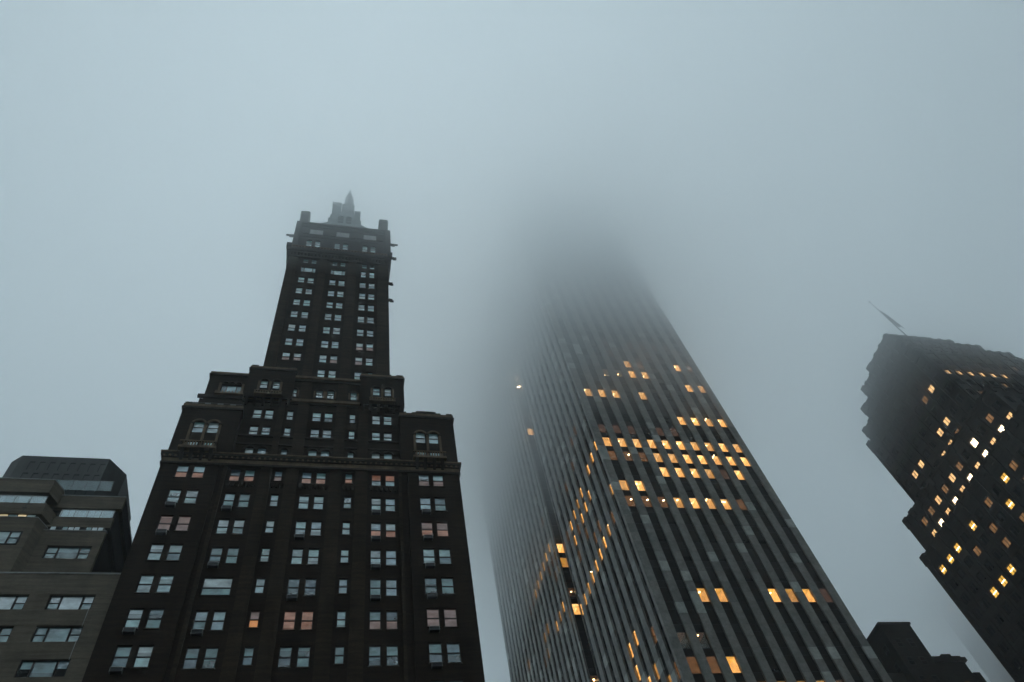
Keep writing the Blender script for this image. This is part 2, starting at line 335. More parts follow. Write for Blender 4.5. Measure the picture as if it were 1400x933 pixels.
def window(parent, x, y, z, wd, ht, keys=('pane', 'pane'), arch=False, axis='y', split=.5, mull=None):
    """one double-hung window; x,y = centre of the sill line on its own plane, keys = (lower, upper)"""
    rz = 0 if axis == 'y' else -math.pi/2
    fr = link('window', sash_frame(wd, ht, (split,) if split else (), mull or (), arch), parent, (x, y, z), rz)
    t = .07
    def pn(px, pz, w_, h_, key):
        link('pane', pane_mesh(w_, h_, key), fr, (px, .05, pz))
    if mull:
        q = [0]+list(mull)+[1]
        for i in range(len(q)-1):
            xa = -wd/2+wd*q[i]+.06; xb = -wd/2+wd*q[i+1]-.06
            key = keys[min(i, len(keys)-1)]
            pn((xa+xb)/2, t, xb-xa, ht-2*t, key)
    elif split:
        pn(0, t, wd-2*t, ht*split-.05-t, keys[0]); pn(0, ht*split+.05, wd-2*t, ht*(1-split)-.05-t, keys[1])
    else:
        pn(0, t, wd-2*t, ht-2*t, keys[0])
    return fr

# ------------------------------------------------------------------ ground
b = MB(); b.quad((-900, -900, 0), (900, -900, 0), (900, 900, 0), (-900, 900, 0))
g = b.obj('ground', 'asphalt'); g['kind'] = 'structure'; g['label'] = 'grey asphalt ground under the towers'

# ================================================================== BRICK HOTEL TOWER
HX = -1.9                                  # centre line of the tower in world x
H = thing('brick_tower', 'dark brown brick tower with stepped shoulders, carved parapets and pointed spire', 'tower', (HX, 56, 0))
oy = -56.0                                  # parts are written in (s, world y, z); shift into the root's space
def hobj(mb, name, mats): return mb.obj(name, mats, H, (0, oy, 0))
def hwin(s, y, z, wd, ht, **k): return window(H, s, y+oy, z, wd, ht, **k)

ROWS = [64.13-3.54*i for i in range(9)]    # window head heights on the broad lower block
COLS = [('A', -12.98, 1.0), ('A', -11.40, 1.0), ('B', -7.90, .88), ('B', -6.48, .88), ('C', -3.63, .66), ('D', -.76, .88), ('D', .70, .88),
        ('E', 3.56, .66), ('F', 6.45, .90), ('F', 7.90, .90), ('G', 11.50, 1.03), ('G', 13.05, 1.05)]
wall = MB(); trim = MB()
holes_mid = []; holes_l = []; holes_r = []
wins = []
for i, zt in enumerate(ROWS):
    for c, s, wd in COLS:
        ht = 1.72 if c in 'CE' else 1.96
        if i == 0: ht -= .1
        zt = ROWS[i]+.08; wd_ = wd+.13
        if c == 'B' and i == 4:
            if s < -7: wins.append((c, i, -7.19, 2.42, zt, ht, True))
            continue
        wins.append((c, i, s, wd_, zt, ht, False))
for c, i, s, wd, zt, ht, big in wins:
    h = (s-wd/2, s+wd/2, zt-ht, zt)
    (holes_l if c == 'A' else holes_r if c == 'G' else holes_mid).append(h)
WARM = {('A', 0): ('pane_warm', 'pane'), ('B', 0): ('pane_warm', 'pane_low'), ('C', 0): ('pane_mauve', 'pane'), ('D', 0): ('pane_warm', 'pane'), ('E', 0): ('pane_warm', 'pane'),
        ('F', 0): ('pane', 'pane_warm'), ('F', 2): ('pane_warm', 'pane'), ('G', 0): ('pane_mauve', 'pane'), ('G', 2): ('pane_warm', 'pane_mauve'),
        ('C', 5): ('pane_amber', 'pane_mauve'), ('D', 5): ('pane_warm', 'pane_warm'), ('F', 5): ('pane_mauve', 'pane_low'), ('G', 5): ('pane_mauve', 'pane_mauve'), ('A', 2): ('pane_mauve', 'pane_mauve')}
DARKROW = {4: .5, 5: .25, 6: .9, 7: .9, 8: .9, 3: .25}  # lower rows mostly take the darker pane: vignette and darker reflections painted in
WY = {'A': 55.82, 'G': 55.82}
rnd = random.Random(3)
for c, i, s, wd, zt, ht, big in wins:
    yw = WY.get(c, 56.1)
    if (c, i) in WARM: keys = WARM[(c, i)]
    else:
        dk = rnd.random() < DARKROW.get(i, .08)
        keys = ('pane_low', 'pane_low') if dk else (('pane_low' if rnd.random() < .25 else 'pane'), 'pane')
    if big:
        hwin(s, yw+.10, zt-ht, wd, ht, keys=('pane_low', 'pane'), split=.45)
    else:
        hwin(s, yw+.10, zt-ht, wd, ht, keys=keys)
    # sills
    trim.box(s-wd/2-.06, s+wd/2+.06, yw-.07, yw+.2, zt-ht-.12, zt-ht-.01, 1)
# sheets: two shoulders and the centre
skin(wall, -15.15, -9.55, 0, 65.0, 55.82, holes_l, .34); skin(wall, 9.75, 15.42, 0, 65.0, 55.82, holes_r, .34)
skin(wall, -9.55, 9.75, 0, 65.0, 56.1, holes_mid, .34)
wall.box(-15.15, 15.42, 56.46, 86, 0, 65.9)
wall.box(-15.15, -9.55, 56.17, 56.46, 0, 65.0) if False else None
for s_ in (-15.15, 15.42): wall.quad((s_, 55.82, 0), (s_, 56.46, 0), (s_, 56.46, 65), (s_, 55.82, 65))
for s_ in (-9.55, 9.75): wall.quad((s_, 55.82, 0), (s_, 56.1, 0), (s_, 56.1, 65), (s_, 55.82, 65))
# piers on the centre: broad piers between window strips and slim ribs by the shoulders
pier = MB()
for s0, s1 in ((-9.1, -8.75), (-5.45, -4.3), (-2.9, -1.65), (1.55, 2.85), (4.25, 5.5), (8.8, 9.1)):
    pier.box(s0, s1, 55.84, 56.13, 0, 64.9)
    pier.box(s0+.3*(s1-s0), s0+.7*(s1-s0), 55.80, 55.85, 0, 64.4) if s1-s0 > 1 else None
# cornice of the lower block
for z0, z1, pr, mi in ((64.3, 64.55, .14, 1), (64.55, 65.2, .06, 0), (65.2, 65.5, .2, 1), (65.5, 65.8, .3, 1), (65.8, 66.0, .35, 0), (66.0, 66.42, -.1, 1)):
    trim.box(-15.15-pr, 15.42+pr, 55.8-pr, 56.9, z0, z1, mi)
s_ = -15.2
while s_ < 15.4:                            # dentils
    trim.box(s_, s_+.22, 55.52, 55.66, 65.22, 65.46, 0); s_ += .55
# scalloped corbel courses under the top row of windows
for cx, hw in ((-7.19, 1.45), (-3.63, .65), (0, 1.5), (3.56, .65), (7.18, 1.5)):
    n = max(2, round(hw*2/.5)); st = 2*hw/n
    for k in range(n):
        c0 = cx-hw+st*(k+.5)
        trim.prism([(c0-st*.47, 55.86), (c0+st*.47, 55.86), (c0+st*.47, 56.12), (c0-st*.47, 56.12)], 62.02, 62.2, 1)
        trim.frustum(c0-st*.2, c0+st*.2, 55.95, 56.12, 61.55, c0-st*.46, c0+st*.46, 55.88, 56.12, 62.02, 1)

# -- shoulders' upper blocks with tall paired arched windows
def tall_pair(cx, y, sgn):
    for q in (-.76, .76):
        s = cx+q
        hwin(s, y+.13, 69.65, 1.16, 1.95, keys=('pane', 'pane'), arch=True)
        hwin(s, y+.13, 67.2, 1.16, 1.1, keys=('pane', 'pane'), split=None)
        trim.box(s-.58, s+.58, y+.2, y+.3, 68.31, 69.64, 1)
        trim.arc_band(s, 71.05, .58, .8, y-.14, y+.05, mi=0)
    for q in (-1.47, 0, 1.47):
        trim.box(cx+q-.13, cx+q+.13, y-.16, y+.05, 67.3, 70.95, 0); trim.box(cx+q-.19, cx+q+.19, y-.2, y+.05, 70.95, 71.2, 1)
    # balcony
    trim.box(cx-1.85, cx+1.85, y-1.0, y+.02, 66.0, 66.35, 0)
    trim.box(cx-1.85, cx+1.85, y-1.0, y-.8, 67.0, 67.15, 0)
    for k in range(13):
        x = cx-1.7+k*3.4/12
        trim.box(x-.07, x+.07, y-.96, y-.84, 66.35, 67.0, 0 if k % 6 else 1)
    for k in (-1.4, -.5, .5, 1.4):
        trim.frustum(cx+k-.14, cx+k+.14, y-.3, y+.02, 64.9, cx+k-.18, cx+k+.18, y-.95, y+.02, 66.0, 1)
def tall_holes(cx): return [(cx+q-.58, cx+q+.58, z0, z1) for q in (-.76, .76) for z0, z1 in ((67.2, 68.3), (69.65, 71.6))]
for a0, a1, cx, zt in ((-15.0, -8.75, -12.05, 73.75), (9.15, 15.5, 12.22, 74.2)):
    skin(wall, a0, a1, 66.4, zt, 55.95, tall_holes(cx), .34)
    wall.box(a0, a1, 56.3, 70, 66.4, zt)
    for s_ in (a0, a1): wall.quad((s_, 55.95, 66.4), (s_, 56.3, 66.4), (s_, 56.3, zt), (s_, 55.95, zt))
    tall_pair(cx, 55.95, 1)
    trim.box(a0-.16, a1+.16, 55.79, 70.1, zt, zt+.32, 1); trim.box(a0-.06, a1+.06, 55.86, 70, zt+.32, zt+.85, 0)
    for k in range(5):
        x = a0+.4+k*(a1-a0-.8)/4; trim.box(x-.35, x+.35, 55.82, 56.3, zt+.85, zt+1.02, 1)
# glass wind rail on the left shoulder, gable and sloping roof on the right one
rl = MB(); rl.box(-14.9, -8.9, 56.0, 56.03, 74.62, 75.05); o = hobj(rl, 'wind_rail', 'alu')
gb = MB(); gb.prism([(0, 0)]*0 or [(11.3, 55.9), (13.3, 55.9), (13.3, 58.5), (11.3, 58.5)], 75.0, 75.5)
gb.frustum(11.1, 13.5, 55.85, 58.6, 75.5, 11.7, 12.8, 56.2, 58.4, 76.0)
gb.frustum(8.8, 13.0, 58.4, 70, 75.1, 8.8, 9.6, 60.5, 70, 80.0)
hobj(gb, 'shoulder_roof', 'stone_dark')

# -- middle stage between the shoulders
YM = 57.15
mid = MB(); mh = []
MIDC = [('B', -7.22, .84), ('B', -5.90, .84), ('C', -3.55, .62), ('D', -.50, .88), ('D', .86, .88), ('E', 3.65, .6), ('F', 6.45, .86), ('F', 7.82, .88)]
for zt in (75.92, 72.77):
    for c, s, wd in MIDC:
        wd += .12
        mh.append((s-wd/2, s+wd/2, zt-1.8, zt))
        hwin(s, YM+.10, zt-1.8, wd, 1.8, keys=('pane_low' if rnd.random() < .15 else 'pane', 'pane'))
        trim.box(s-wd/2-.05, s+wd/2+.05, YM-.06, YM+.2, zt-1.91, zt-1.81, 1)
for c, s, wd in MIDC:                       # round-headed windows behind the balustrade
    wd += .12
    mh.append((s-wd/2, s+wd/2, 66.5, 69.05))
    hwin(s, YM+.13, 66.5, wd, 2.55, keys=('pane', 'pane'), arch=True, split=.3)
    trim.arc_band(s, 68.5, wd/2+.03, wd/2+.22, YM-.14, YM+.05, mi=1)
for c, s, wd in [x for x in MIDC if x[0] in 'CDE']:   # small arched windows of the upper storey
    wd = max(wd, .8)
    mh.append((s-wd/2, s+wd/2, 78.75, 80.45))
    hwin(s, YM+.13, 78.75, wd, 1.7, arch=True)
    trim.arc_band(s, 80.0, wd/2+.02, wd/2+.2, YM-.12, YM+.05, mi=1)
    for q in (-1, 1): trim.box(s+q*(wd/2+.14)-.1, s+q*(wd/2+.14)+.1, YM-.12, YM+.03, 78.6, 79.95, 0)
skin(mid, -9.3, 9.3, 65.9, 82.9, YM, mh, .34)
mid.box(-9.3, 9.3, YM+.38, 80, 65.9, 82.9)
hobj(mid, 'middle_wall', 'brick')
for s0, s1 in ((-4.95, -4.25), (-2.8, -1.5), (1.7, 2.9), (4.35, 5.5)):
    pier.box(s0, s1, YM-.16, YM+.03, 66.5, 81.7)
for z0, z1, pr, mi in ((81.8, 82.3, .2, 1), (82.3, 82.75, .34, 0), (77.1, 77.45, .18, 1), (77.45, 77.95, .32, 0), (70.75, 71.05, .14, 1), (69.35, 69.6, .12, 1), (66.45, 66.7, .3, 0), (66.7, 66.9, .16, 1)):
    trim.box(-9.2, 9.1, YM-pr, YM+.03, z0, z1, mi)
for k in range(60):                         # balustrade in front of the round-headed windows
    x = -8.5+k*.29
    if any(abs(x-q) < 1.4 for q in (-6.55, .18, 7.1)): trim.box(x-.06, x+.06, 56.05, 56.17, 66.42, 66.62, 0)
for q in (-6.55, .18, 7.1): trim.box(q-1.45, q+1.45, 56.0, 56.22, 66.6, 66.68, 0)

# -- corbelled pavilions at the foot of the tower
def pavilion(a0, a1, y, zb, zt, cx=None):
    pv = MB(); hs_ = []
    c = cx if cx is not None else (a0+a1)/2
    for q in (-.72, .72):
        hs_.append((c+q-.45, c+q+.45, zb+.75, zb+3.6))
        hwin(c+q, y+.13, zb+2.05, .9, 1.55, arch=True)
        trim.box(c+q-.45, c+q+.45, y+.24, y+.33, zb+.75, zb+2.04, 1)
        trim.arc_band(c+q, zb+3.2, .48, .68, y-.12, y+.05, mi=1)
    for q in (-1.3, 0, 1.3): trim.box(c+q-.13, c+q+.13, y-.14, y+.05, zb+.8, zb+3.2, 0)
    skin(pv, a0, a1, zb, zt, y, hs_, .34); pv.box(a0, a1, y+.38, y+9, zb, zt)
    for s_ in (a0, a1): pv.quad((s_, y, zb), (s_, y+.38, zb), (s_, y+.38, zt), (s_, y, zt))
    pv.quad((a0, y, zb), (a1, y, zb), (a1, y+.4, zb), (a0, y+.4, zb))
    hobj(pv, 'pavilion_wall', 'brick')
    trim.box(a0-.15, a1+.15, y-.15, y+9, zt, zt+.28, 1); trim.box(a0-.05, a1+.05, y-.06, y+9, zt+.28, zt+.75, 0)
    for k in range(4):
        x = a0+.5+k*(a1-a0-1)/3; trim.box(x-.4, x+.4, y-.1, y+.4, zt+.75, zt+.9, 1)
    trim.box(c-1.6, c+1.6, y-.55, y+.03, zb+.12, zb+.3, 0); trim.box(c-1.6, c+1.6, y-.55, y-.43, zb+.68, zb+.8, 0)
    for k in range(11):
        x = c-1.5+k*.3; trim.box(x-.06, x+.06, y-.53, y-.45, zb+.3, zb+.68, 0)
    n = 6
    for k in range(n):
        x = a0+.35+k*(a1-a0-.7)/(n-1); trim.frustum(x-.14, x+.14, y+.35, y+.5, zb-1.0, x-.18, x+.18, y-.02, y+.5, zb, 1)
pavilion(4.45, 9.85, 56.65, 77.4, 83.0, 7.12)
pavilion(-9.1, -3.6, 56.65, 77.5, 83.2, -6.4)
# left outer attic with the broad window under a scalloped hood
lo = MB(); skin(lo, -13.55, -9.15, 74.4, 81.9, 57.0, [(-11.95, -9.65, 78.55, 80.1)], .34); lo.box(-13.55, -9.15, 57.38, 72, 74.4, 81.9)
lo.quad((-13.55, 57.0, 74.4), (-13.55, 57.38, 74.4), (-13.55, 57.38, 81.9), (-13.55, 57.0, 81.9))
lo.box(-14.1, -13.5, 57.6, 70, 74.4, 77.9)
hobj(lo, 'attic_wall', 'brick')
hwin(-10.8, 57.12, 78.55, 2.3, 1.55, keys=('pane_low', 'pane', 'pane_low'), split=None, mull=(.27, .75))
trim.box(-13.7, -9.0, 56.85, 72, 81.9, 82.2, 1); trim.box(-13.6, -9.05, 56.92, 72, 82.2, 82.65, 0)
for k in range(3):
    trim.arc_band(-11.55+k*.75, 80.2, .3, .48, 56.86, 57.04, mi=1)
for q in (-12.1, -9.5): trim.box(q-.14, q+.14, 56.86, 57.03, 78.3, 80.3, 0)
trim.box(-12.4, -9.2, 56.5, 57.03, 77.7, 77.95, 0)
for k in range(9): trim.box(-12.3+k*.37-.06, -12.3+k*.37+.06, 56.52, 56.62, 77.95, 78.3, 0)
trim.box(-14.2, -9.2, 56.75, 57.05, 77.2, 77.7, 1)

# -- tower shaft
YT = 58.0; T0, T1 = -7.85, 8.2
shaft = MB(); th = []
TR = [111.55, 108.0, 104.4, 100.85, 97.1, 93.4, 89.75, 86.2]
TC = [(-5.4, 1.0), (-3.95, 1.0), (-.62, .98), (.78, 1.0), (4.1, .98), (5.5, .98)]
DRIFT = lambda z: (z-86)/25*.10
for zt in TR:
    for s, wd in TC:
        if zt < 87 and s < -3: continue
        s2 = s+DRIFT(zt); th.append((s2-wd/2, s2+wd/2, zt-1.96, zt+.04))
        k = 'pane_mauve' if (zt == 93.4 and s > 3) or (zt == 89.75 and rnd.random() < .6) else 'pane'
        hwin(s2, YT+.10, zt-1.96, wd, 2.0, keys=(k, 'pane'))
        trim.box(s2-wd/2-.05, s2+wd/2+.05, YT-.06, YT+.2, zt-2.07, zt-1.97, 1)
for cx in (-4.5, .17):
    th.append((cx-1.15, cx+1.15, 113.35, 115.05)); hwin(cx, YT+.10, 113.35, 2.3, 1.7, keys=('pane_low', 'pane', 'pane_low'), split=None, mull=(.22, .78))
for s in (4.25, 5.6): th.append((s-.43, s+.43, 113.3, 115.5)); hwin(s, YT+.10, 113.3, .86, 2.1)
for s in (-5.1, -3.8, -.45, .85, 4.35, 5.6):
    th.append((s-.42, s+.42, 116.5, 118.1)); hwin(s, YT+.10, 116.5, .84, 1.6, keys=('pane', 'pane_low'))
skin(shaft, T0, T1, 82.9, 119.0, YT, th, .34); shaft.box(T0, T1, YT+.38, 76, 82.9, 119.2)
for s_ in (T0, T1): shaft.quad((s_, YT, 82.9), (s_, YT+.38, 82.9), (s_, YT+.38, 119), (s_, YT, 119))
hobj(shaft, 'tower_wall', 'brick')
for s0, s1 in ((T0-.03, -6.45), (-2.95, -1.75), (1.7, 3.1), (6.5, T1+.03)):
    pier.box(s0, s1, YT-.24, YT+.03, 83, 117.9)
    if s0 > -3 and s1 < 4: pier.box(s0+.35, s1-.35, YT-.3, YT-.23, 83, 117.5)
# main tower cornice with brackets
for z0, z1, pr, mi in ((118.0, 118.5, .3, 1), (119.0, 119.4, .6, 1), (119.4, 120.0, .8, 1), (120.0, 120.5, .7, 1)):
    trim.box(T0-pr*.7, T1+pr*.7, YT-pr, 76.5, z0, z1, mi)
for k in range(30):
    x = T0+k*(T1-T0)/29; trim.frustum(x-.13, x+.13, YT-.32, YT+.02, 118.5, x-.13, x+.13, YT-.68, YT+.02, 119.0, 1)
for k in range(34):
    x = T0-.3+k*(T1-T0+.6)/33; trim.box(x-.09, x+.09, YT-.8, YT-.66, 120.5, 121.0, 0)
trim.box(T0-.5, T1+.5, YT-.84, YT-.6, 121.0, 121.2, 0)
for q in (T0-.3, T1+.3):
    trim.box(q-.4, q+.4, YT-.95, YT-.2, 120.5, 121.6, 1); trim.frustum(q-.42, q+.42, YT-.98, YT-.1, 121.6, q-.1, q+.1, YT-.6, YT-.4, 122.2, 1)
# attic storey
U0, U1, YU = -7.45, 8.3, 58.25
at = MB(); ah = []
for cx in (-4.45, .25, 5.0):
    for q in (-.7, .7):
        s = cx+q; ah.append((s-.47, s+.47, 123.0, 125.9)); hwin(s, YU+.13, 123.0, .94, 2.9, arch=True)
        trim.arc_band(s, 125.3, .5, .74, YU-.12, YU+.05, mi=1)
    for q in (-1.32, 0, 1.32): trim.box(cx+q-.13, cx+q+.13, YU-.12, YU+.03, 122.6, 125.3, 1)
    trim.box(cx-1.5, cx+1.5, YU-.14, YU+.03, 122.3, 122.6, 1)
skin(at, U0, U1, 120.4, 132.2, YU, ah, .34); at.box(U0, U1, YU+.38, 75, 120.4, 132.2)
for s_ in (U0, U1): at.quad((s_, YU, 120.4), (s_, YU+.38, 120.4), (s_, YU+.38, 132.2), (s_, YU, 132.2))
hobj(at, 'attic_storey_wall', 'brick')
for cx in (-4.25, .35, 5.1):
    pn = MB(); pn.box(cx-1.12, cx+1.12, YU-.09, YU+.02, 128.45, 130.1); hobj(pn, 'pale_panel', 'pale_stone')
    for q in (-1.75, 1.75): trim.box(cx+q-.5, cx+q+.5, YU-.16, YU+.02, 128.2, 130.4, 1)
for z0, z1, pr in ((127.0, 127.3, .12), (131.2, 131.6, .22), (132.2, 132.75, .32)): trim.box(U0-pr, U1+pr, YU-pr, 75.2, z0, z1, 1)
for q in (U0, U1):                            # corner buttresses
    trim.box(q-.45, q+.45, YU-.28, YU+.6, 121, 132.9, 1)
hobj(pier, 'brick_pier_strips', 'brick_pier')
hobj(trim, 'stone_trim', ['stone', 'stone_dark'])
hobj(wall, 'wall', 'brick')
# gargoyles: beasts leaning out of the corners
def gargoyle(s, y, z, sg, ln=1.35):
    gm = MB(); e = s+sg*ln
    gm.frustum(min(s, s+sg*ln*.6), max(s, s+sg*ln*.6), y-.2, y+.2, z-.22, min(s, s+sg*ln*.5), max(s, s+sg*ln*.5), y-.12, y+.12, z+.24)
    gm.box(min(s+sg*ln*.6, e), max(s+sg*ln*.6, e), y-.13, y+.13, z-.12, z+.14)
    gm.frustum(min(e-sg*.35, e), max(e-sg*.35, e), y-.1, y+.1, z+.14, e-sg*.2-.03, e-sg*.2+.03, y-.04, y+.04, z+.36)
    gm.frustum(min(s+sg*.3, s+sg*.8), max(s+sg*.3, s+sg*.8), y-.16, y+.16, z-.45, min(s+sg*.1, s+sg*.7), max(s+sg*.1, s+sg*.7), y-.12, y+.12, z-.2)
    hobj(gm, 'gargoyle', 'stone_dark')
gargoyle(U0-.4, YU, 127.0, -1); gargoyle(U1+.4, YU, 127.4, 1); gargoyle(T1+.6, YT-.5, 120.4, 1, .8); gargoyle(T1+.03, YT, 112.0, 1, .7); gargoyle(T1+.03, YT, 106.5, 1, .6)
# turrets on the corners
for q in (-6.95, 7.65):
    tb = MB(); oct_ = lambda r, c=q: [(c+dx*r, 60.2+dy*r) for dx, dy in ((-1, -.8), (-.8, -1), (.8, -1), (1, -.8), (1, .8), (.8, 1), (-.8, 1), (-1, .8))]
    tb.prism(oct_(.82), 132.7, 140.2); tb.prism(oct_(.9), 139.5, 139.7); tb.prism(oct_(.88), 140.2, 140.75)
    tb.prism(oct_(.93), 133.0, 134.0)
    hobj(tb, 'corner_turret', 'stone_dark')
# hipped roof, lantern and spire
rf = MB(); rf.frustum(-6.5, 7.1, 58.9, 74, 132.7, -2.75, 3.5, 60.95, 70, 140.7)
rf_o = hobj(rf, 'roof', 'roof')
ridge = MB()
for k in range(12):
    f_ = k/11; x0 = -6.5+13.6*f_; x1 = -2.75+6.25*f_
    ridge.quad((x0-.05, 58.82, 132.75), (x0+.05, 58.82, 132.75), (x1+.05, 60.87, 140.75), (x1-.05, 60.87, 140.75))
hobj(ridge, 'roof_seams', 'roof')
ln = MB(); YL = 61.0
def rel(z, y=YL): return 1.6+(z-1.6)*y/60     # heights taken at 60 m, moved to the lantern's own distance
ln.box(-2.85, 3.45, YL, 68.5, 134, rel(140.6)); ln.box(-2.55, 3.2, YL+.2, 68.2, rel(140.6), rel(142.7))
ln.box(-2.3, -.72, YL+.25, YL+2, rel(142.7), rel(148.5)); ln.box(-2.42, -.6, YL+.1, YL+2.15, rel(147.6), rel(148.0)); ln.box(-2.42, -.6, YL+.1, YL+2.15, rel(148.5), rel(148.9))
ln.box(2.15, 3.15, YL+.25, YL+2, rel(142.7), rel(145.8)); ln.box(2.05, 3.3, YL+.15, YL+2.1, rel(145.2), rel(145.5))
ln.frustum(-.9, 2.2, YL+.4, 67, rel(142.7), -.35, 1.85, YL+.9, 66, rel(147.2))
ln.box(-.35, 1.85, YL+.8, YL+3, rel(147.0), rel(149.3)); ln.box(-.5, 2.0, YL+.65, YL+3.1, rel(149.2), rel(149.6))
ln_o = hobj(ln, 'lantern', 'roof')
for s in (-.45, 1.05):
    dv = MB(); dv.box(s-.52, s+.52, YL-.03, YL+.3, rel(137.8), rel(141.0)); dv.arc_band(s, rel(141.0), 0, .52, YL-.03, YL+.1)
    hobj(dv, 'lantern_shade_panel', 'dark_panel')  # dark panel on the solid wall, in place of a shaded opening
    ft = MB(); ft.arc_band(s, rel(141.0), .54, .75, YL-.2, YL+.1); ft.box(s-.7, s-.54, YL-.2, YL+.1, rel(137.6), rel(141)); ft.box(s+.54, s+.7, YL-.2, YL+.1, rel(137.6), rel(141))
    ft.box(s-.52, s+.52, YL-.12, YL-.02, rel(139.2), rel(139.4))
    hobj(ft, 'lantern_arch', 'roof')
sp = MB(); cxs, cys = .82, YL+1.9
ring = lambda r: [(cxs+r*math.cos(k*math.pi/4+.39), cys+r*math.sin(k*math.pi/4+.39)) for k in range(8)]
rs = lambda z: rel(z, cys)
prof = [(1.15, rel(149.3)), (.92, rs(150.6)), (.62, rs(152.4)), (.30, rs(154.4)), (.07, rs(156.2))]
for (ra, za), (rb, zb) in zip(prof, prof[1:]):
    A, B = ring(ra), ring(rb)
    for k in range(8):
        j = (k+1) % 8; sp.quad((*A[k], za), (*A[j], za), (*B[j], zb), (*B[k], zb))
hobj(sp, 'spire', 'roof')
# air-conditioner sleeves under windows of the lower block
ac = MB(); ac.box(-.42, .42, -.30, .05, -.34, 0, 0); ac.box(-.45, -.40, -.33, .05, -.36, .05, 1); ac.box(.40, .45, -.33, .05, -.36, .05, 1); ac.box(-.45, .45, -.33, -.29, 0, .05, 1)
acm = ac.mesh('air_conditioner', ['metal', 'alu'])
for c, i, s, wd, zt, ht, big in wins:
    first = (c, s) in (('A', -12.98), ('B', -7.90), ('D', -.76), ('F', 6.45), ('G', 11.50)) or big
    if first and i > 0 and rnd.random() < .62:
        link('air_conditioner', acm, H, (s, WY.get(c, 56.1)+oy-.04, zt-ht-.22))

# ================================================================== MARBLE OFFICE TOWER
G = thing('office_tower', 'tall office tower of grey stone piers and dark glass, top lost in cloud', 'tower', (48.1, 86, 0))
GX, GY = 48.1, 86.0
def gobj(mb, name, mats): return mb.obj(name, mats, G, (-GX, -GY, 0))
PX = 3.028; GTOP = 242.0; NB = 10
frow = [94.9+4.0*k for k in range(-23, 45)]          # window head heights
frow = [z for z in frow if 6 < z < GTOP-3]
core = MB(); core.box(52.5, 79.6, 90.2, 113.0, 0, GTOP-.6); core.box(56.0, 79.6, 112, 124, 0, GTOP-.6); core.box(52.5, 79.6, 123.5, 170.5, 0, GTOP-.6); core.box(79.62, 80.05, 86.5, 171, 0, GTOP-.6); core.box(48.7, 79.7, 170.4, 171, 0, GTOP-.6); core.box(48.7, 56.2, 114.9, 115.2, 0, GTOP-.6); core.box(51.6, 56.2, 119.3, 119.7, 0, GTOP-.6)
core.box(48.5, 80.0, 86.4, 114.9, GTOP-3, GTOP); core.box(48.5, 80.0, 119.6, 171.1, GTOP-3, GTOP)
gobj(core, 'core', 'spandrel')
# carve: the slot in the long flank is left open by two skins and deeper core
sp_ = MB()
for k in range(NB):
    x0 = 49.58+PX*k; x1 = x0+1.58
    zs = [0]+[v for z in frow for v in (z-2.7, z)]+[GTOP-1]
    for a, c in zip(zs[0::2], zs[1::2]):
        if c > a: sp_.box(x0, x1, 86.3, 86.56, a, c)
for k in range(NB):
    y0 = 86.35+PX*k
    for z in frow: sp_.box(48.38, 48.66, y0, y0+1.4, z, min(z+1.3, GTOP-1))
for k in range(16):
    y0 = 122.6+PX*k
    for z in frow: sp_.box(48.38, 48.66, y0, y0+1.4, z, min(z+1.3, GTOP-1))
gobj(sp_, 'spandrel_wall', 'spandrel')
# stone slabs: single ones where they show large, the rest joined
SLAB = 2.0
slab_f = MB(); slab_f.box(0, 1.45, -.02, .42, .02, SLAB-.02)
slab_me = slab_f.mesh('slab', ['marble'])
rest = MB()
def slab_z(): 
    z = 0.0
    while z < GTOP-.1:
        yield z; z += SLAB
for k in range(NB+1):
    x = 48.13+PX*k
    for z in slab_z():
        if 56 <= z < 110: link('slab', slab_me, G, (x-GX, -.0, z))
        else: rest.box(x, x+1.45, GY-.02, GY+.42, z+.02, z+SLAB-.02)
    rest.box(x+.02, x+1.43, GY+.01, GY+.40, 0, GTOP)     # recessed backing, shows as the joint
def flank(y0, y1):
    for z in slab_z(): rest.box(48.08, 48.5, y0, y1, z+.02, z+SLAB-.02)
    rest.box(48.11, 48.48, y0+.02, y1-.02, 0, GTOP)
rest.box(48.2, 48.5, 86.42, 86.8, 0, GTOP)
for k in range(NB-1): flank(87.75+PX*k, 89.38+PX*k)
flank(119.2, 120.1)
flank(121.0, 122.6)
for k in range(16): flank(124.0+PX*k, 125.63+PX*k)
# far cheek of the slot, facing the street: pier, one window strip, pier
for z in slab_z():
    rest.box(50.0, 51.6, 119.18, 119.6, z+.02, z+SLAB-.02)
rest.box(50.02, 51.58, 119.22, 119.55, 0, GTOP)
o = gobj(rest, 'slabs', 'marble'); o['kind'] = 'stuff'
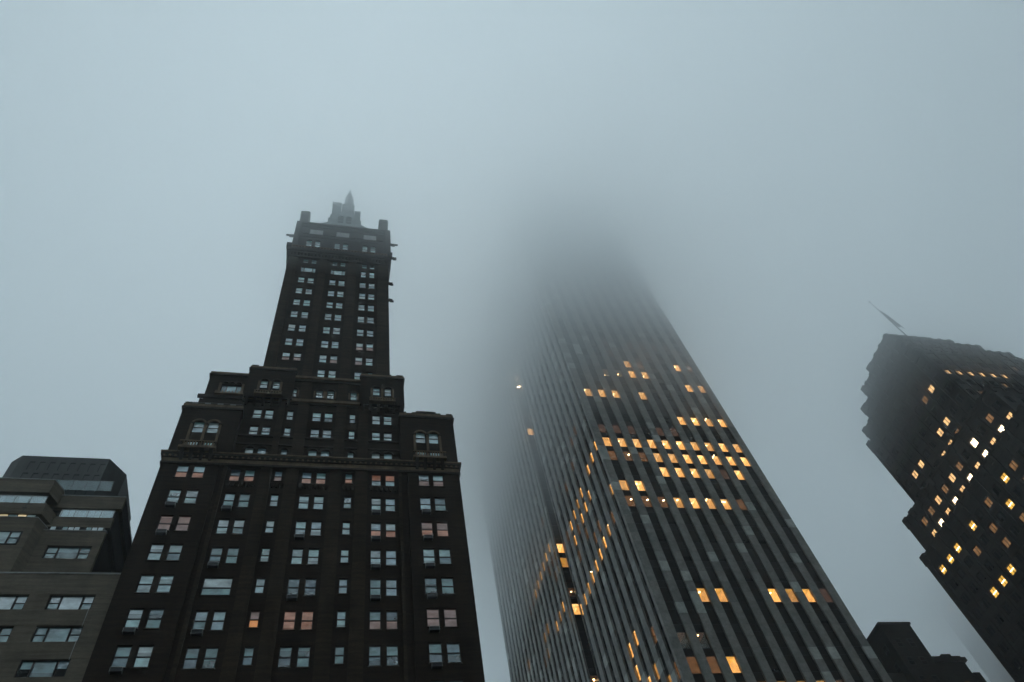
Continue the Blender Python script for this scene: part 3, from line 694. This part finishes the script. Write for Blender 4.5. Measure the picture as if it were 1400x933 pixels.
# windows
gp = MB(); gp.box(-.79, .79, 0, .03, 0, 2.7); 
def gpane(key): 
    k = ('g', key)
    if k not in _cache:
        b_ = MB(); b_.box(-.74, .74, .03, .05, .05, 2.65); _cache[k] = b_.mesh('pane', [key])
    return _cache[k]
gfr = MB()
for a in (-.79, .74): gfr.box(a, a+.05, 0, .08, 0, 2.7)
gfr.box(-.74, .74, 0, .08, 0, .05); gfr.box(-.74, .74, 0, .08, 2.65, 2.7)
gfm = gfr.mesh('window', ['frame'])
def room(key, key2, n):
    """a lit office just behind the pane: room light put into glowing ceiling, back wall and side walls"""
    k = ('room', key, n)
    if k not in _cache:
        b_ = MB(); d = 2.6
        b_.quad((-.74, .1, 2.62), (.74, .1, 2.62), (.74, d, 2.62), (-.74, d, 2.62), 0)
        b_.quad((-.74, d, 0.05), (-.74, d, 2.62), (.74, d, 2.62), (.74, d, 0.05), 1)
        b_.quad((-.74, .1, .05), (-.74, .1, 2.62), (-.74, d, 2.62), (-.74, d, .05), 1); b_.quad((.74, .1, .05), (.74, d, .05), (.74, d, 2.62), (.74, .1, 2.62), 1)
        # ceiling grid battens
        for q in (-.25, .25): b_.box(q-.03, q+.03, .2, d-.1, 2.57, 2.61, 1)
        _cache[k] = b_.mesh('lit_room', [key, key2])
    return _cache[k]
def lampmesh(kind, key):
    k = ('lamp', kind, key)
    if k not in _cache:
        b_ = MB()
        if kind == 0: b_.box(-.14, .14, -.14, .14, 0, .08)
        elif kind == 1: b_.box(-.06, .06, -.9, .9, 0, .06)
        else: b_.box(-.5, .5, -.07, .07, 0, .06)
        _cache[k] = b_.mesh('lamp', [key])
    return _cache[k]
rg = random.Random(11)
def lit(fr, yellow=False, lamp=True):
    link('lit_room', room('room_y' if yellow else 'room', 'room_back', yellow), fr)
    if lamp and rg.random() < .55:
        kind = rg.choice((0, 0, 1, 2)); link('lamp', lampmesh(kind, 'lamp'), fr, (rg.uniform(-.45, .45), rg.uniform(.5, 1.7), 2.50))
LITF = {}
def L_(zi, cols, t='L'):
    for c in cols: LITF[(zi, c)] = t
# rows counted in floors from the one whose heads stand at 94.9 m
L_(4, range(10)); L_(3, range(3, 10)); L_(3, (0, 2), 'd'); L_(3, (1,), 'D'); L_(2, (3, 4, 5, 6, 8)); L_(2, (7,), 'f'); L_(1, (0, 1)); L_(0, (3, 4, 5, 6)); L_(0, (0, 1, 2), 'D'); L_(0, (7,), 'd')
L_(-5, (2, 3, 6, 7, 8), 'Y'); L_(-5, (9,), 'f'); L_(-7, (0, 1), 'o'); L_(-8, (2,), 'Y'); L_(-8, (0, 1), 'd'); L_(-9, range(7), 'Y'); L_(-9, (7,), 'o')
L_(6, (6, 7, 8, 9)); L_(5, (4, 5, 0, 1, 2), 'f'); L_(8, (0, 1, 2, 4)); L_(9, (8, 9)); L_(10, (4, 5)); L_(10, (2, 3), 'o'); L_(11, (4, 8)); L_(11, (5, 9), 'd')
L_(13, range(3, 10), 'f'); L_(12, (3, 6), 'f')
many = MB()
def gwin(x, y, z, axis, t, single):
    rz = 0 if axis == 'y' else -math.pi/2
    if not single:
        if axis == 'y': many.box(x-.74, x+.74, y+.03, y+.06, z+.05, z+2.65)
        else: many.box(x+.03, x+.06, y-.68, y+.68, z+.05, z+2.65)
        return
    fr = link('window', gfm, G, (x-GX, y-GY, z), rz)
    if axis == 'x': fr.scale = (.9, 1, 1)
    key = {'L': 'gm_clear', 'Y': 'gm_clear', 'D': 'gm_dim', 'd': 'gm_dim', 'f': 'gm_faint', 'o': 'gm_clear'}.get(t, 'gm_pane')
    link('pane', gpane(key), fr)
    if t == 'L': lit(fr)
    elif t == 'Y': lit(fr, True)
    elif t == 'D': link('lamp', lampmesh(0, 'lamp'), fr, (.3, -.1, 1.6))
    elif t == 'o':
        link('lit_room', room('gm_faint', 'gm_pane', 7), fr)
        for q in range(2): link('lamp', lampmesh(0, 'lamp'), fr, (rg.uniform(-.5, .5), rg.uniform(.6, 2.0), 2.5))
    return fr
count = 0
for z in frow:
    zi = round((z-94.9)/4.0)
    for k in range(NB):
        t = LITF.get((zi, k), '')
        if zi == 13 and rg.random() < .4: t = ''
        single = t != '' or (58 < z < 125)
        gwin(49.58+PX*k+.79, 86.3-.04, z-2.7, 'y', t, single)
LITL = {}
for k in (0, 1, 2, 4, 5, 6, 7): LITL[(4, k)] = 'L'
for k in (8, 9): LITL[(4, k)] = 'd'
for k in (3, 4, 5, 6, 7): LITL[(3, k)] = 'L' if k != 6 else 'd'
LITL[(1, 0)] = 'L'; LITL[(0, 1)] = 'd'
for k in range(2, 10): LITL[(0, k)] = 'L'
for k in (3, 4): LITL[(-5, k)] = 'L'
LITL[(-6, 4)] = 'L'; LITL[(-6, 1)] = 'd'; LITL[(-7, 2)] = 'Y'; LITL[(-7, 3)] = 'L'; LITL[(-8, 1)] = 'Y'; LITL[(-8, 0)] = 'd'
for k in (2, 3): LITL[(7, k)] = 'd'
for k in (4, 6): LITL[(6, k)] = 'd'
for k in (5, 7): LITL[(2, k)] = 'd'
for k in (3, 4): LITL[(1, k)] = 'd'
LITM = {}
for k in range(6): LITM[(6, k)] = 'L'
for k in (6, 7): LITM[(6, k)] = 'd'
for k in range(3): LITM[(2, k)] = 'L'
for k in (4, 5): LITM[(3, k)] = 'L'
for k in (5, 6): LITM[(2, k)] = 'L' if k == 5 else 'd'
LITM[(4, 10)] = 'L'; LITM[(5, 0)] = 'd'; LITM[(5, 1)] = 'd'; LITM[(4, 0)] = 'd'
LITM[(8, 0)] = 'd'
for z in frow:
    zi = round((z-94.9)/4.0)
    for k in range(NB): gwin(48.36, 86.35+PX*k+.7, z-2.7, 'x', LITL.get((zi, k), ''), (zi, k) in LITL)
    for k in range(16): gwin(48.36, 122.6+PX*k+.7, z-2.7, 'x', LITM.get((zi, k), ''), (zi, k) in LITM)
SLOT = {5: 'L', 4: 'Y', 2: 'o', 1: 'L', -3: 'o', 15: 'L', 20: 'L', 21: 'L'}
for z in frow:
    zi = round((z-94.9)/4.0)
    many.box(48.5, 50.02, 119.5, 119.58, z, z+1.3)
    if z > 70:
        fr_ = gwin(49.25, 119.45, z-2.7, 'y', SLOT.get(zi, ''), zi in SLOT)
        if zi in (20, 21): link('lamp', lampmesh(2 if zi == 20 else 0, 'beacon'), fr_, (0, -.15, 1.2))
o = gobj(many, 'windows', 'gm_pane'); o['kind'] = 'stuff'

# ================================================================== APARTMENT BUILDING (left)
A = thing('apartment_building', 'grey-brown brick apartment block with stepped glass-railed terraces, against the brown brick tower', 'building', (-26, 56.4, 0))
def aobj(mb, name, mats): return mb.obj(name, mats, A, (26, -56.4, 0))
def tri_window(x, y, z, wd, ht, keys):
    """picture window with a sash pair at either side"""
    k = ('tri', wd, ht)
    if k not in _cache:
        b_ = MB(); t = .07; h = wd/2
        b_.box(-h, h, 0, .1, 0, t); b_.box(-h, h, 0, .1, ht-t, ht)
        for a in (-h, -h+.25*wd, h-.25*wd-t*1.6, h-t*1.6): b_.box(a, a+t*1.6, .005, .095, t, ht-t)
        for a, c in ((-h+t, -h+.25*wd), (h-.25*wd, h-t)): b_.box(a, c, .02, .08, ht*.5-.04, ht*.5+.04)
        _cache[k] = b_.mesh('window', ['frame'])
    fr = link('window', _cache[k], A, (x+26, y-56.4, z))
    sw = .25*wd-.12
    for q in (-1, 1):
        cxx = q*(wd/2-.125*wd)
        link('pane', pane_mesh(sw, ht*.5-.11, keys[1]), fr, (cxx, .06, .07)); link('pane', pane_mesh(sw, ht*.5-.11, keys[0]), fr, (cxx, .06, ht*.5+.04))
    link('pane', pane_mesh(wd*.5-.1, ht-.14, keys[0]), fr, (0, .06, .07))
aw = MB(); ah = []
YA = 56.4
cols = [-20.3+.02-5.02*k for k in range(4)]
for i in range(6):
    zt = 48.35-3.06*i
    for k, cx in enumerate(cols):
        ah.append((cx-1.72, cx+1.72, zt-1.5, zt))
        if i < 4: tri_window(cx, YA+.16, zt-1.5, 3.44, 1.5, [('apt_pane_bright', 'apt_pane'), ('apt_pane', 'apt_pane'), ('pane_low', 'deco_pane'), ('pane_low', 'pane_low')][i])
        else: tri_window(cx, YA+.16, zt-1.5, 3.44, 1.5, ('apt_pane', 'pane_low'))
skin(aw, -42, -17.12, 0, 50.5, YA, ah, .3); aw.box(-42, -17.12, YA+.34, 75, 0, 50.45)
aw.quad((-17.12, YA, 0), (-17.12, YA+.34, 0), (-17.12, YA+.34, 50.5), (-17.12, YA, 50.5))
for zt in [48.35-3.06*i for i in range(6)]: aw.box(-42, -17.15, YA-.02, YA+.01, zt+.04, zt+.12)   # projecting brick course
aobj(aw, 'wall', 'apt_brick')
cp = MB(); cp.box(-42, -17.05, YA-.08, YA+.4, 50.5, 50.62)
for zt in (45.05, 42.0): cp.box(-18.72, -18.66, YA-.03, YA+.01, zt+.15, zt+1.9)   # downpipe stubs
aobj(cp, 'coping', 'coping')
# terrace clutter behind the first parapet
pl = MB()
rc = random.Random(5)
for k in range(26):
    x = -25.5+k*.33; hh = rc.uniform(.1, .45); pl.frustum(x-.16, x+.16, 57.0, 57.4, 50.6, x-.1+rc.uniform(-.1, .1), x+.1, 57.1, 57.3, 50.75+hh)
aobj(pl, 'terrace_planter', 'metal')
# stage 2, right half: wall, glazed terrace slits, bands, balustrade
Y2 = 58.3; k2 = lambda v, y=Y2: 1.6+(v-1.6)*y/56
xx = lambda v, y=Y2: v*y/56
s2 = MB()
wh = [(xx(-23.85), xx(-20.25), k2(51.85), k2(53.3))]
skin(s2, xx(-27), xx(-19.6), 50.4, k2(55.05), Y2, wh, .3); s2.box(xx(-27), xx(-19.6), Y2+.34, 72, 50.4, k2(55.0))
s2.quad((xx(-19.6), Y2, 50.4), (xx(-19.6), Y2+.34, 50.4), (xx(-19.6), Y2+.34, k2(55.05)), (xx(-19.6), Y2, k2(55.05)))
s2.box(xx(-27), xx(-19.5), Y2+.25, 72, k2(55.75), k2(57.0))
s2.box(xx(-27), xx(-19.25), Y2+.5, 72, k2(58.4), k2(59.95))
aobj(s2, 'terrace_wall', 'apt_brick')
tri_window((xx(-23.85)+xx(-20.25))/2, Y2+.16, k2(51.85), xx(-20.25)-xx(-23.85), k2(53.3)-k2(51.85), ('apt_pane', 'apt_pane'))
side = MB()
side.box(xx(-19.6)-.3, xx(-19.6)+.02, Y2+.4, 71, 50.4, k2(55.0)); side.box(xx(-19.5)-.3, xx(-19.5)+.02, Y2+.6, 71, k2(55.75), k2(57)-.01); side.box(xx(-19.25)-.3, xx(-19.25)+.02, Y2+.9, 71, k2(58.4), k2(59.93))
side.box(xx(-27), xx(-19.9), Y2+.35, 71, k2(55.0), k2(55.75)); side.box(xx(-27), xx(-19.6), Y2+.9, 71, k2(57.0), k2(58.4))
aobj(side, 'side_wall', 'apt_shade')
cp2 = MB(); cp2.box(xx(-27), xx(-19.2), Y2+.44, Y2+.8, k2(59.95), k2(60.06)); cp2.box(xx(-19.25)-.2, xx(-19.2)+.03, Y2+.8, 71, k2(59.95), k2(60.06)); cp2.box(xx(-27), xx(-19.55), Y2-.05, Y2+.3, k2(55.05), k2(55.13))
aobj(cp2, 'terrace_coping', 'coping')
def glass_run(x0, x1, y, z0, z1, n, name='balustrade_pane', key='rail_glass'):
    st = (x1-x0)/n
    for k in range(n):
        b_ = MB(); b_.box(x0+st*k+.03, x0+st*(k+1)-.03, y, y+.03, z0, z1); aobj(b_, name, key)
    b_ = MB(); b_.box(x0, x1, y-.02, y+.05, z1, z1+.05)
    for k in range(n+1): b_.box(x0+st*k-.025, x0+st*k+.025, y-.01, y+.04, z0, z1)
    aobj(b_, 'handrail', 'alu')
glass_run(xx(-24.1), xx(-19.65), Y2+.3, k2(57.0), k2(57.95), 4)
def glow_run(x0, x1, y, z0, z1, n, keys):
    st = (x1-x0)/n
    for k in range(n):
        b_ = MB(); b_.box(x0+st*k+.05, x0+st*(k+1)-.05, y, y+.03, z0, z1); aobj(b_, 'terrace_window', keys[k % len(keys)])
glow_run(xx(-24.4), xx(-19.95), Y2+.7, k2(57.1), k2(58.35), 6, ['apt_pane_bright', 'apt_pane_bright', 'apt_pane'])
glow_run(xx(-24.4), xx(-20.0), Y2+.22, k2(55.1), k2(55.72), 9, ['apt_pane_bright', 'deco_pane', 'apt_pane', 'apt_pane_bright'])
# stage 2, left half: projecting bay with a bevelled corner
Y3 = 57.2; k3 = lambda v: 1.6+(v-1.6)*Y3/56; x3 = lambda v: v*Y3/56
def bevel(mb, x1, z0, z1, y=Y3, bv=1.0, mi=0): mb.prism([(-42, y), (x1-bv*.6, y), (x1, y+bv*1.3), (x1, 70), (-42, 70)], z0, z1, mi)
s3 = MB()
bevel(s3, x3(-25.1), 50.4, k3(56.55)); bevel(s3, x3(-25.0), k3(57.05), k3(58.4)); bevel(s3, x3(-25.3), k3(59.8), k3(61.5))
aobj(s3, 'bay_wall', 'apt_brick')
s4 = MB(); bevel(s4, x3(-25.4), k3(56.5), k3(57.1), Y3+.3); bevel(s4, x3(-26.0), k3(58.3), k3(59.9), Y3+.8)
aobj(s4, 'bay_recess', 'apt_shade')
tri_window(x3(-28.0), Y3-.1, k3(53.3), 3.5, k3(54.8)-k3(53.3), ('apt_pane', 'pane_low'))
glow_run(x3(-30.5), x3(-26.0), Y3+.15, k3(56.58), k3(57.02), 6, ['apt_lit', 'apt_pane_bright', 'apt_lit', 'apt_pane'])
glow_run(x3(-30.5), x3(-26.4), Y3+.6, k3(58.45), k3(59.75), 4, ['apt_pane_bright', 'apt_pane'])
glass_run(x3(-31), x3(-25.8), Y3+.05, k3(58.4), k3(59.35), 4)
cp3 = MB(); cp3.prism([(-42, Y3-.05), (x3(-25.3)-.58, Y3-.05), (x3(-25.3)+.04, Y3+1.28), (x3(-25.3)+.04, 70), (-42, 70)], k3(61.5), k3(61.58))
cp3.prism([(-42, Y3-.05), (x3(-25.1)-.58, Y3-.05), (x3(-25.1)+.04, Y3+1.28), (x3(-25.1)+.04, Y3+1.5), (-42, Y3+1.5)], k3(56.55), k3(56.62))
aobj(cp3, 'bay_coping', 'coping')
an = MB(); an.box(x3(-27.2), x3(-27.17), Y3-.05, Y3-.02, k3(57.1), k3(58.8)); an.box(x3(-27.3), x3(-26.7), Y3-.05, Y3-.03, k3(58.2), k3(58.25)); an.box(x3(-27.4), x3(-27.0), Y3-.06, Y3-.03, k3(57.7), k3(57.74))
aobj(an, 'aerial', 'metal')
# roof plant: bevelled metal box with louvre slots and a glass screen at its foot
Y5 = 61.0; k5 = lambda v: 1.6+(v-1.6)*Y5/56; x5 = lambda v: v*Y5/56
pr = MB(); pr.prism([(x5(-31), Y5+1), (x5(-29.9), Y5), (x5(-22.0), Y5), (x5(-20.6), Y5+2.2), (x5(-20.6), 70), (x5(-31), 70)], k2(59.5), k5(64.85))
po = aobj(pr, 'roof_plant', 'mech')
for r_ in range(3):
    for k in range(8):
        lv = MB(); x = x5(-28.9)+k*.98-.1*r_; z = k5(63.9)-r_*1.75
        lv.box(x, x+.5, Y5-.04, Y5+.02, z, z+.12); lv.box(x, x+.06, Y5-.04, Y5+.02, z-1.1, z)
        l_ = lv.obj('louvre', 'frame', po, (0, 0, 0))
glass_run(x5(-31), x5(-20.5), Y5-.6, k5(59.7), k5(61.0), 9, 'screen_pane', 'screen_glass')

# ================================================================== DARK STEPPED TOWER (right)
D = thing('stepped_tower', 'dark stepped masonry tower with jagged crown, flagpole and scattered lit windows', 'tower', (120, 64, 0))
def dobj(mb, name, mats): return mb.obj(name, mats, D, (-120, -64, 0))
def dwin(x, y, z, axis, t):
    wd, ht = 1.5, 1.85
    rz = 0 if axis == 'y' else -math.pi/2
    k = ('dfr',)
    if k not in _cache:
        b_ = MB(); tt = .07
        b_.box(-wd/2, -wd/2+tt, 0, .08, 0, ht); b_.box(wd/2-tt, wd/2, 0, .08, 0, ht); b_.box(-wd/2, wd/2, 0, .08, 0, tt); b_.box(-wd/2, wd/2, 0, .08, ht-tt, ht); b_.box(-.05, .05, -.01, .08, tt, ht-tt)
        _cache[k] = b_.mesh('window', ['frame'])
    fr = link('window', _cache[k], D, (x-120, y-64, z), rz)
    key = {'L': 'deco_lit', 'H': 'deco_hot', 'G': 'deco_gold', 'd': 'deco_dim'}.get(t, 'deco_pane')
    for q in (-1, 1): link('pane', pane_mesh(.62, ht-.14, key), fr, (q*.36, .05, .07))
    if t == 'H': link('lamp', lampmesh(0, 'lamp_hot'), fr, (rg.uniform(-.2, .2), -.12, .7)); link('lamp', lampmesh(2, 'lamp_hot'), fr, (0, -.12, .55))
    if t == 'G': link('lamp', lampmesh(2, 'lamp'), fr, (0, -.1, .8))
FH = 3.52
rows2 = [101.6-FH*i for i in range(14)]
def masonry(x0, x1, y0, y1, z0, z1, wl, wf, name):
    """block with a flank on x=x0 and a front on y=y0; wl/wf list window cells (centre, z)"""
    b_ = MB()
    skin(b_, y0, y1, z0, z1, x0, [(c-.75, c+.75, z, z+1.85) for c, z in wl], .4, 'x')
    skin(b_, x0, x1, z0, z1, y0, [(c-.75, c+.75, z, z+1.85) for c, z in wf], .4, 'y')
    b_.box(x0+.42, x1, y0+.42, y1, z0, z1-.02)
    b_.quad((x0, y1, z0), (x0+.5, y1, z0), (x0+.5, y1, z1), (x0, y1, z1)); b_.quad((x0, y0, z1), (x1, y0, z1), (x1, y1, z1), (x0, y1, z1))
    dobj(b_, name, 'deco_brick')
rd_ = random.Random(21)
# shaft
sx, sy, s_y1 = 122.0, 69.5, 96.3
wl = []; wf = []
for z in (105.6, 109.4, 113.1, 116.8, 120.4):
    for k in range(9): wl.append((71.3+2.9*k, z))
    for k in range(9): wf.append((123.8+2.85*k, z))
masonry(sx, 150, sy, s_y1, 0, 124.5, wl, wf, 'shaft_wall')
LS = {(74.2, 116.8): 'L', (77.1, 116.8): 'd', (77.1, 109.4): 'L', (80.0, 109.4): 'L', (80.0, 105.6): 'L', (77.1, 105.6): 'd', (91.6, 109.4): 'L', (88.7, 109.4): 'L', (82.9, 105.6): 'L'}
for c, z in wl:
    t = next((v for (a, b_), v in LS.items() if abs(a-c) < 1 and abs(b_-z) < 1), '')
    dwin(sx+.26, c, z, 'x', t)
for c, z in wf:
    t = 'L' if abs(z-116.8) < 1 and c < 140 else ('d' if rd_.random() < .04 else ''); dwin(c, sy+.26, z, 'y', t)
# middle block
mx_, my, my1 = 120.0, 64.3, 100.3
wl = []; wf = []
for z in rows2[:5]:
    for k in range(11): wl.append((95.9-3.0*k, z-1.85))
    for k in range(9): wf.append((122+3.0*k, z-1.85))
masonry(mx_, 152, my, my1, 0, 104.3, wl, wf, 'middle_block_wall')
for c, z in wl:
    k = round((95.9-c)/3.0); i = round((101.6-z-1.85)/FH)
    t = {0: {0: 'd', 1: 'd', 2: 'L', 3: 'd', 4: 'L', 5: 'd', 7: 'H', 9: 'd'}, 1: {0: 'L', 1: 'H', 2: 'L', 3: 'H', 4: 'L', 5: 'H', 6: 'L', 7: 'H', 8: 'L', 9: 'H', 10: 'L'}, 2: {0: 'L', 2: 'd', 9: 'G'}}.get(i, {}).get(k, '')
    dwin(mx_+.26, c, z, 'x', t)
for c, z in wf: dwin(c, my+.26, z, 'y', '')
# lower block
lx, ly, ly1 = 118.4, 62.0, 101.3
wl = []
for i in range(13):
    for k in range(13): wl.append((98.6-3.0*k, 91.2-FH*i-1.85))
LL = {(0, 0): 'G', (0, 1): 'G', (0, 2): 'G', (0, 4): 'G', (0, 8): 'G', (0, 6): 'd', (1, 3): 'd', (1, 7): 'G', (0, 9): 'd', (1, 10): 'G', (3, 2): 'G', (3, 3): 'G', (3, 4): 'G', (3, 6): 'd', (2, 7): 'd', (2, 10): 'G', (5, 5): 'd', (7, 3): 'G', (7, 4): 'd', (6, 6): 'G', (1, 5): 'd', (8, 7): 'G', (5, 9): 'd', (4, 11): 'G', (3, 8): 'd', (2, 5): 'd', (0, 11): 'G', (1, 9): 'd'}
masonry(lx, 154, ly, ly1, 0, 95.0, wl, [], 'lower_block_wall')
for c, z in wl:
    k = round((98.6-c)/3.0); i = round((91.2-z-1.85)/FH)
    dwin(lx+.26, c, z, 'x', LL.get((i, k), ''))
# parapets and piers with little heads, stepped crown
tr = MB()
def parapet(x0, x1, y0, y1, z, h, step=2.9, pw=.8):
    tr.box(x0-.15, x1, y0-.15, y0+.4, z, z+h*.45); tr.box(x0-.15, x0+.4, y0+.4, y1+.1, z, z+h*.45)
    y = y0
    while y < y1-pw: tr.box(x0-.22, x0+.5, y, y+pw, z-1.4, z+h*.7); y += step
    x = x0
    while x < x1: tr.box(x, x+pw, y0-.22, y0+.5, z-1.4, z+h*.7); x += step
    tr.box(x0-.1, x0+.9, y1-1.2, y1+.1, z-1.6, z+h)
parapet(mx_, 152, my, my1, 104.3, .9); parapet(lx, 154, ly, ly1, 95.0, .8); parapet(sx, 150, sy, s_y1, 124.5, 1.6)
CR = [(122.3, 149, 70.2, 94.9, 124.4, 128.6), (122.9, 145, 71.3, 91.6, 128.5, 132.8), (123.4, 140.5, 72.4, 88.2, 132.7, 136.2), (124.0, 136, 73.5, 83.5, 136.1, 138.4)]
for x0, x1, y0, y1, z0, z1 in CR:
    tr.box(x0, x1, y0, y1, z0, z1); parapet(x0, x1, y0, y1, z1, 1.0, 2.6, .9)
dobj(tr, 'stepped_crown', 'deco_brick')
rb = MB()                                    # slim ribs running up the flanks between windows
for k in range(10): rb.box(sx-.22, sx+.02, 69.6+2.9*k, 70.1+2.9*k, 95, 126)
for k in range(10): rb.box(122.1+2.85*k, 122.6+2.85*k, sy-.22, sy+.02, 95, 126)
for k in range(12): rb.box(mx_-.2, mx_+.02, 64.2+3.0*k, 64.65+3.0*k, 80, 105)
for k in range(13): rb.box(lx-.2, lx+.02, 64.0+3.0*k, 64.5+3.0*k, 0, 95.6)
dobj(rb, 'ribs', 'deco_brick')
fp = MB(); fx, fy = 128.5, 72.6
for k in range(8):
    t0, t1 = k*math.pi/4, (k+1)*math.pi/4
    fp.quad((fx+.14*math.cos(t0), fy+.14*math.sin(t0), 136), (fx+.14*math.cos(t1), fy+.14*math.sin(t1), 136), (fx+.06*math.cos(t1), fy+.06*math.sin(t1), 153.6), (fx+.06*math.cos(t0), fy+.06*math.sin(t0), 153.6))
fp.box(fx-.16, fx+.16, fy-.16, fy+.16, 153.6, 153.9)
po = dobj(fp, 'flagpole', 'metal')
fl = MB()
for i in range(6):
    for j in range(8):
        P = lambda a, c: (fx+.1+a*(.06+.034*c)+.03*math.sin(c*1.3), fy+.12*math.sin(a*1.7+c*.6), 149.6-c*.95-a*.12)
        fl.quad(P(i, j), P(i+1, j), P(i+1, j+1), P(i, j+1))
f_o = fl.obj('flag', 'flag', po, (0, 0, 0)); sol = f_o.modifiers.new('thickness', 'SOLIDIFY'); sol.thickness = .04

# ================================================================== LOW DARK BLOCK between the office tower and the stepped tower
B = thing('low_building', 'low dark flat-roofed block behind the stone-piered office tower, a few lit windows', 'building', (97.4, 100, 0))
def bobj(mb, name, mats): return mb.obj(name, mats, B, (-97.4, -100, 0))
lb = MB()
lb.box(97.4, 103.7, 100, 125, 0, 78.6); lb.box(97.4-8, 104, 101.5, 126, 0, 70); lb.box(103.7, 110.4, 100.8, 130, 0, 72.6)
lb.box(103.7, 110.9, 100.4, 131, 71.4, 72.1); lb.box(110.4, 111.8, 100.6, 130, 0, 69.2); lb.box(111.8, 114.5, 100.9, 130, 0, 65.5); lb.box(97.2, 103.9, 99.8, 125.2, 78.6, 79.0)
lb.box(105, 106.2, 103, 104.5, 72.8, 75.0); lb.box(107.5, 109.4, 101.5, 104, 72.6, 73.5); lb.box(101.2, 102.6, 101, 103, 79, 79.9)
bobj(lb, 'wall', 'deco_brick')
def bwin(x, y, z, axis, key, lampk=None):
    fr = link('window', sash_frame(1.1, 1.6), B, (x-97.4, y-100, z), 0 if axis == 'y' else -math.pi/2)
    link('pane', pane_mesh(.93, .68, key), fr, (0, .05, .085)); link('pane', pane_mesh(.93, .62, key), fr, (0, .05, .86))
    if lampk: link('lamp', lampmesh(0, lampk), fr, (0, -.12, .7))
for y in range(102, 124, 3):
    for i in range(6):
        z = 74-3.6*i; k = (y, i)
        bwin(97.3, y, z, 'x', 'deco_gold' if k in ((105, 3), (105, 2)) else 'deco_pane', 'lamp' if k in ((105, 3), (108, 3), (111, 4)) else None)
for x in (99, 101.5): 
    for i in range(6): bwin(x, 99.9, 74-3.6*i, 'y', 'deco_pane')
for x in (105.5, 108, 110.2):
    for i in range(4): bwin(x, 100.7, 66-3.5*i, 'y', 'deco_gold' if (x, i) == (108, 0) else 'deco_pane', 'lamp' if (x, i) == (108, 0) else None)

# ================================================================== FAR TOWER behind the stepped tower, almost gone in the fog
E = thing('distant_tower', 'faint grey slab tower fading into fog behind the dark stepped tower', 'tower', (235, 160, 0))
def eobj(mb, name, mats): return mb.obj(name, mats, E, (-235, -160, 0))
eb = MB()
eh = [(165+4.4*k-1, 165+4.4*k+1, 110+4.2*i, 112.4+4.2*i) for k in range(10) for i in range(17)]
skin(eb, 160, 209.8, 0, 186, 235, eh, .4, 'x'); eb.box(235.42, 275, 160, 209.8, 0, 186); eb.quad((235, 209.8, 0), (235.5, 209.8, 0), (235.5, 209.8, 186), (235, 209.8, 186))
eb.box(238, 270, 166, 204, 186, 192)
eobj(eb, 'wall', 'deco_brick')
re_ = random.Random(9)
epm = {k: pane_mesh(2.0, 2.4, k) for k in ('deco_pane', 'deco_lit')}
for a0, a1, z0, z1 in eh:
    link('window', epm['deco_lit' if re_.random() < .05 else 'deco_pane'], E, (.2, (a0+a1)/2-160, z0), -math.pi/2)

# ================================================================== HAZE
def haze(z0, z1, dens, grow=0):
    b_ = MB(); q = 420+grow
    b_.box(-q, q, -q, q, z0, z1)
    mt = bpy.data.materials.new('haze'); mt.use_nodes = True
    nt = mt.node_tree; nt.nodes.remove(nt.nodes['Principled BSDF'])
    v = nt.nodes.new('ShaderNodeVolumePrincipled'); v.inputs['Color'].default_value = (.963, .981, .990, 1)
    v.inputs['Density'].default_value = dens; v.inputs['Density Attribute'].default_value = ''; v.inputs['Color Attribute'].default_value = ''; v.inputs["Anisotropy"].default_value = .66
    nt.links.new(v.outputs[0], nt.nodes['Material Output'].inputs['Volume'])
    mt.volume_intersection_method = 'FAST' if hasattr(mt, 'volume_intersection_method') else None
    M['_h'] = mt
    o = b_.obj('haze', '_h'); o['kind'] = 'stuff'; o['label'] = 'pale grey fog hanging between and over the towers'; return o
haze(-1, 244, .0005)
haze(113, 245, .022, 3)
haze(150, 246, .040, 6)
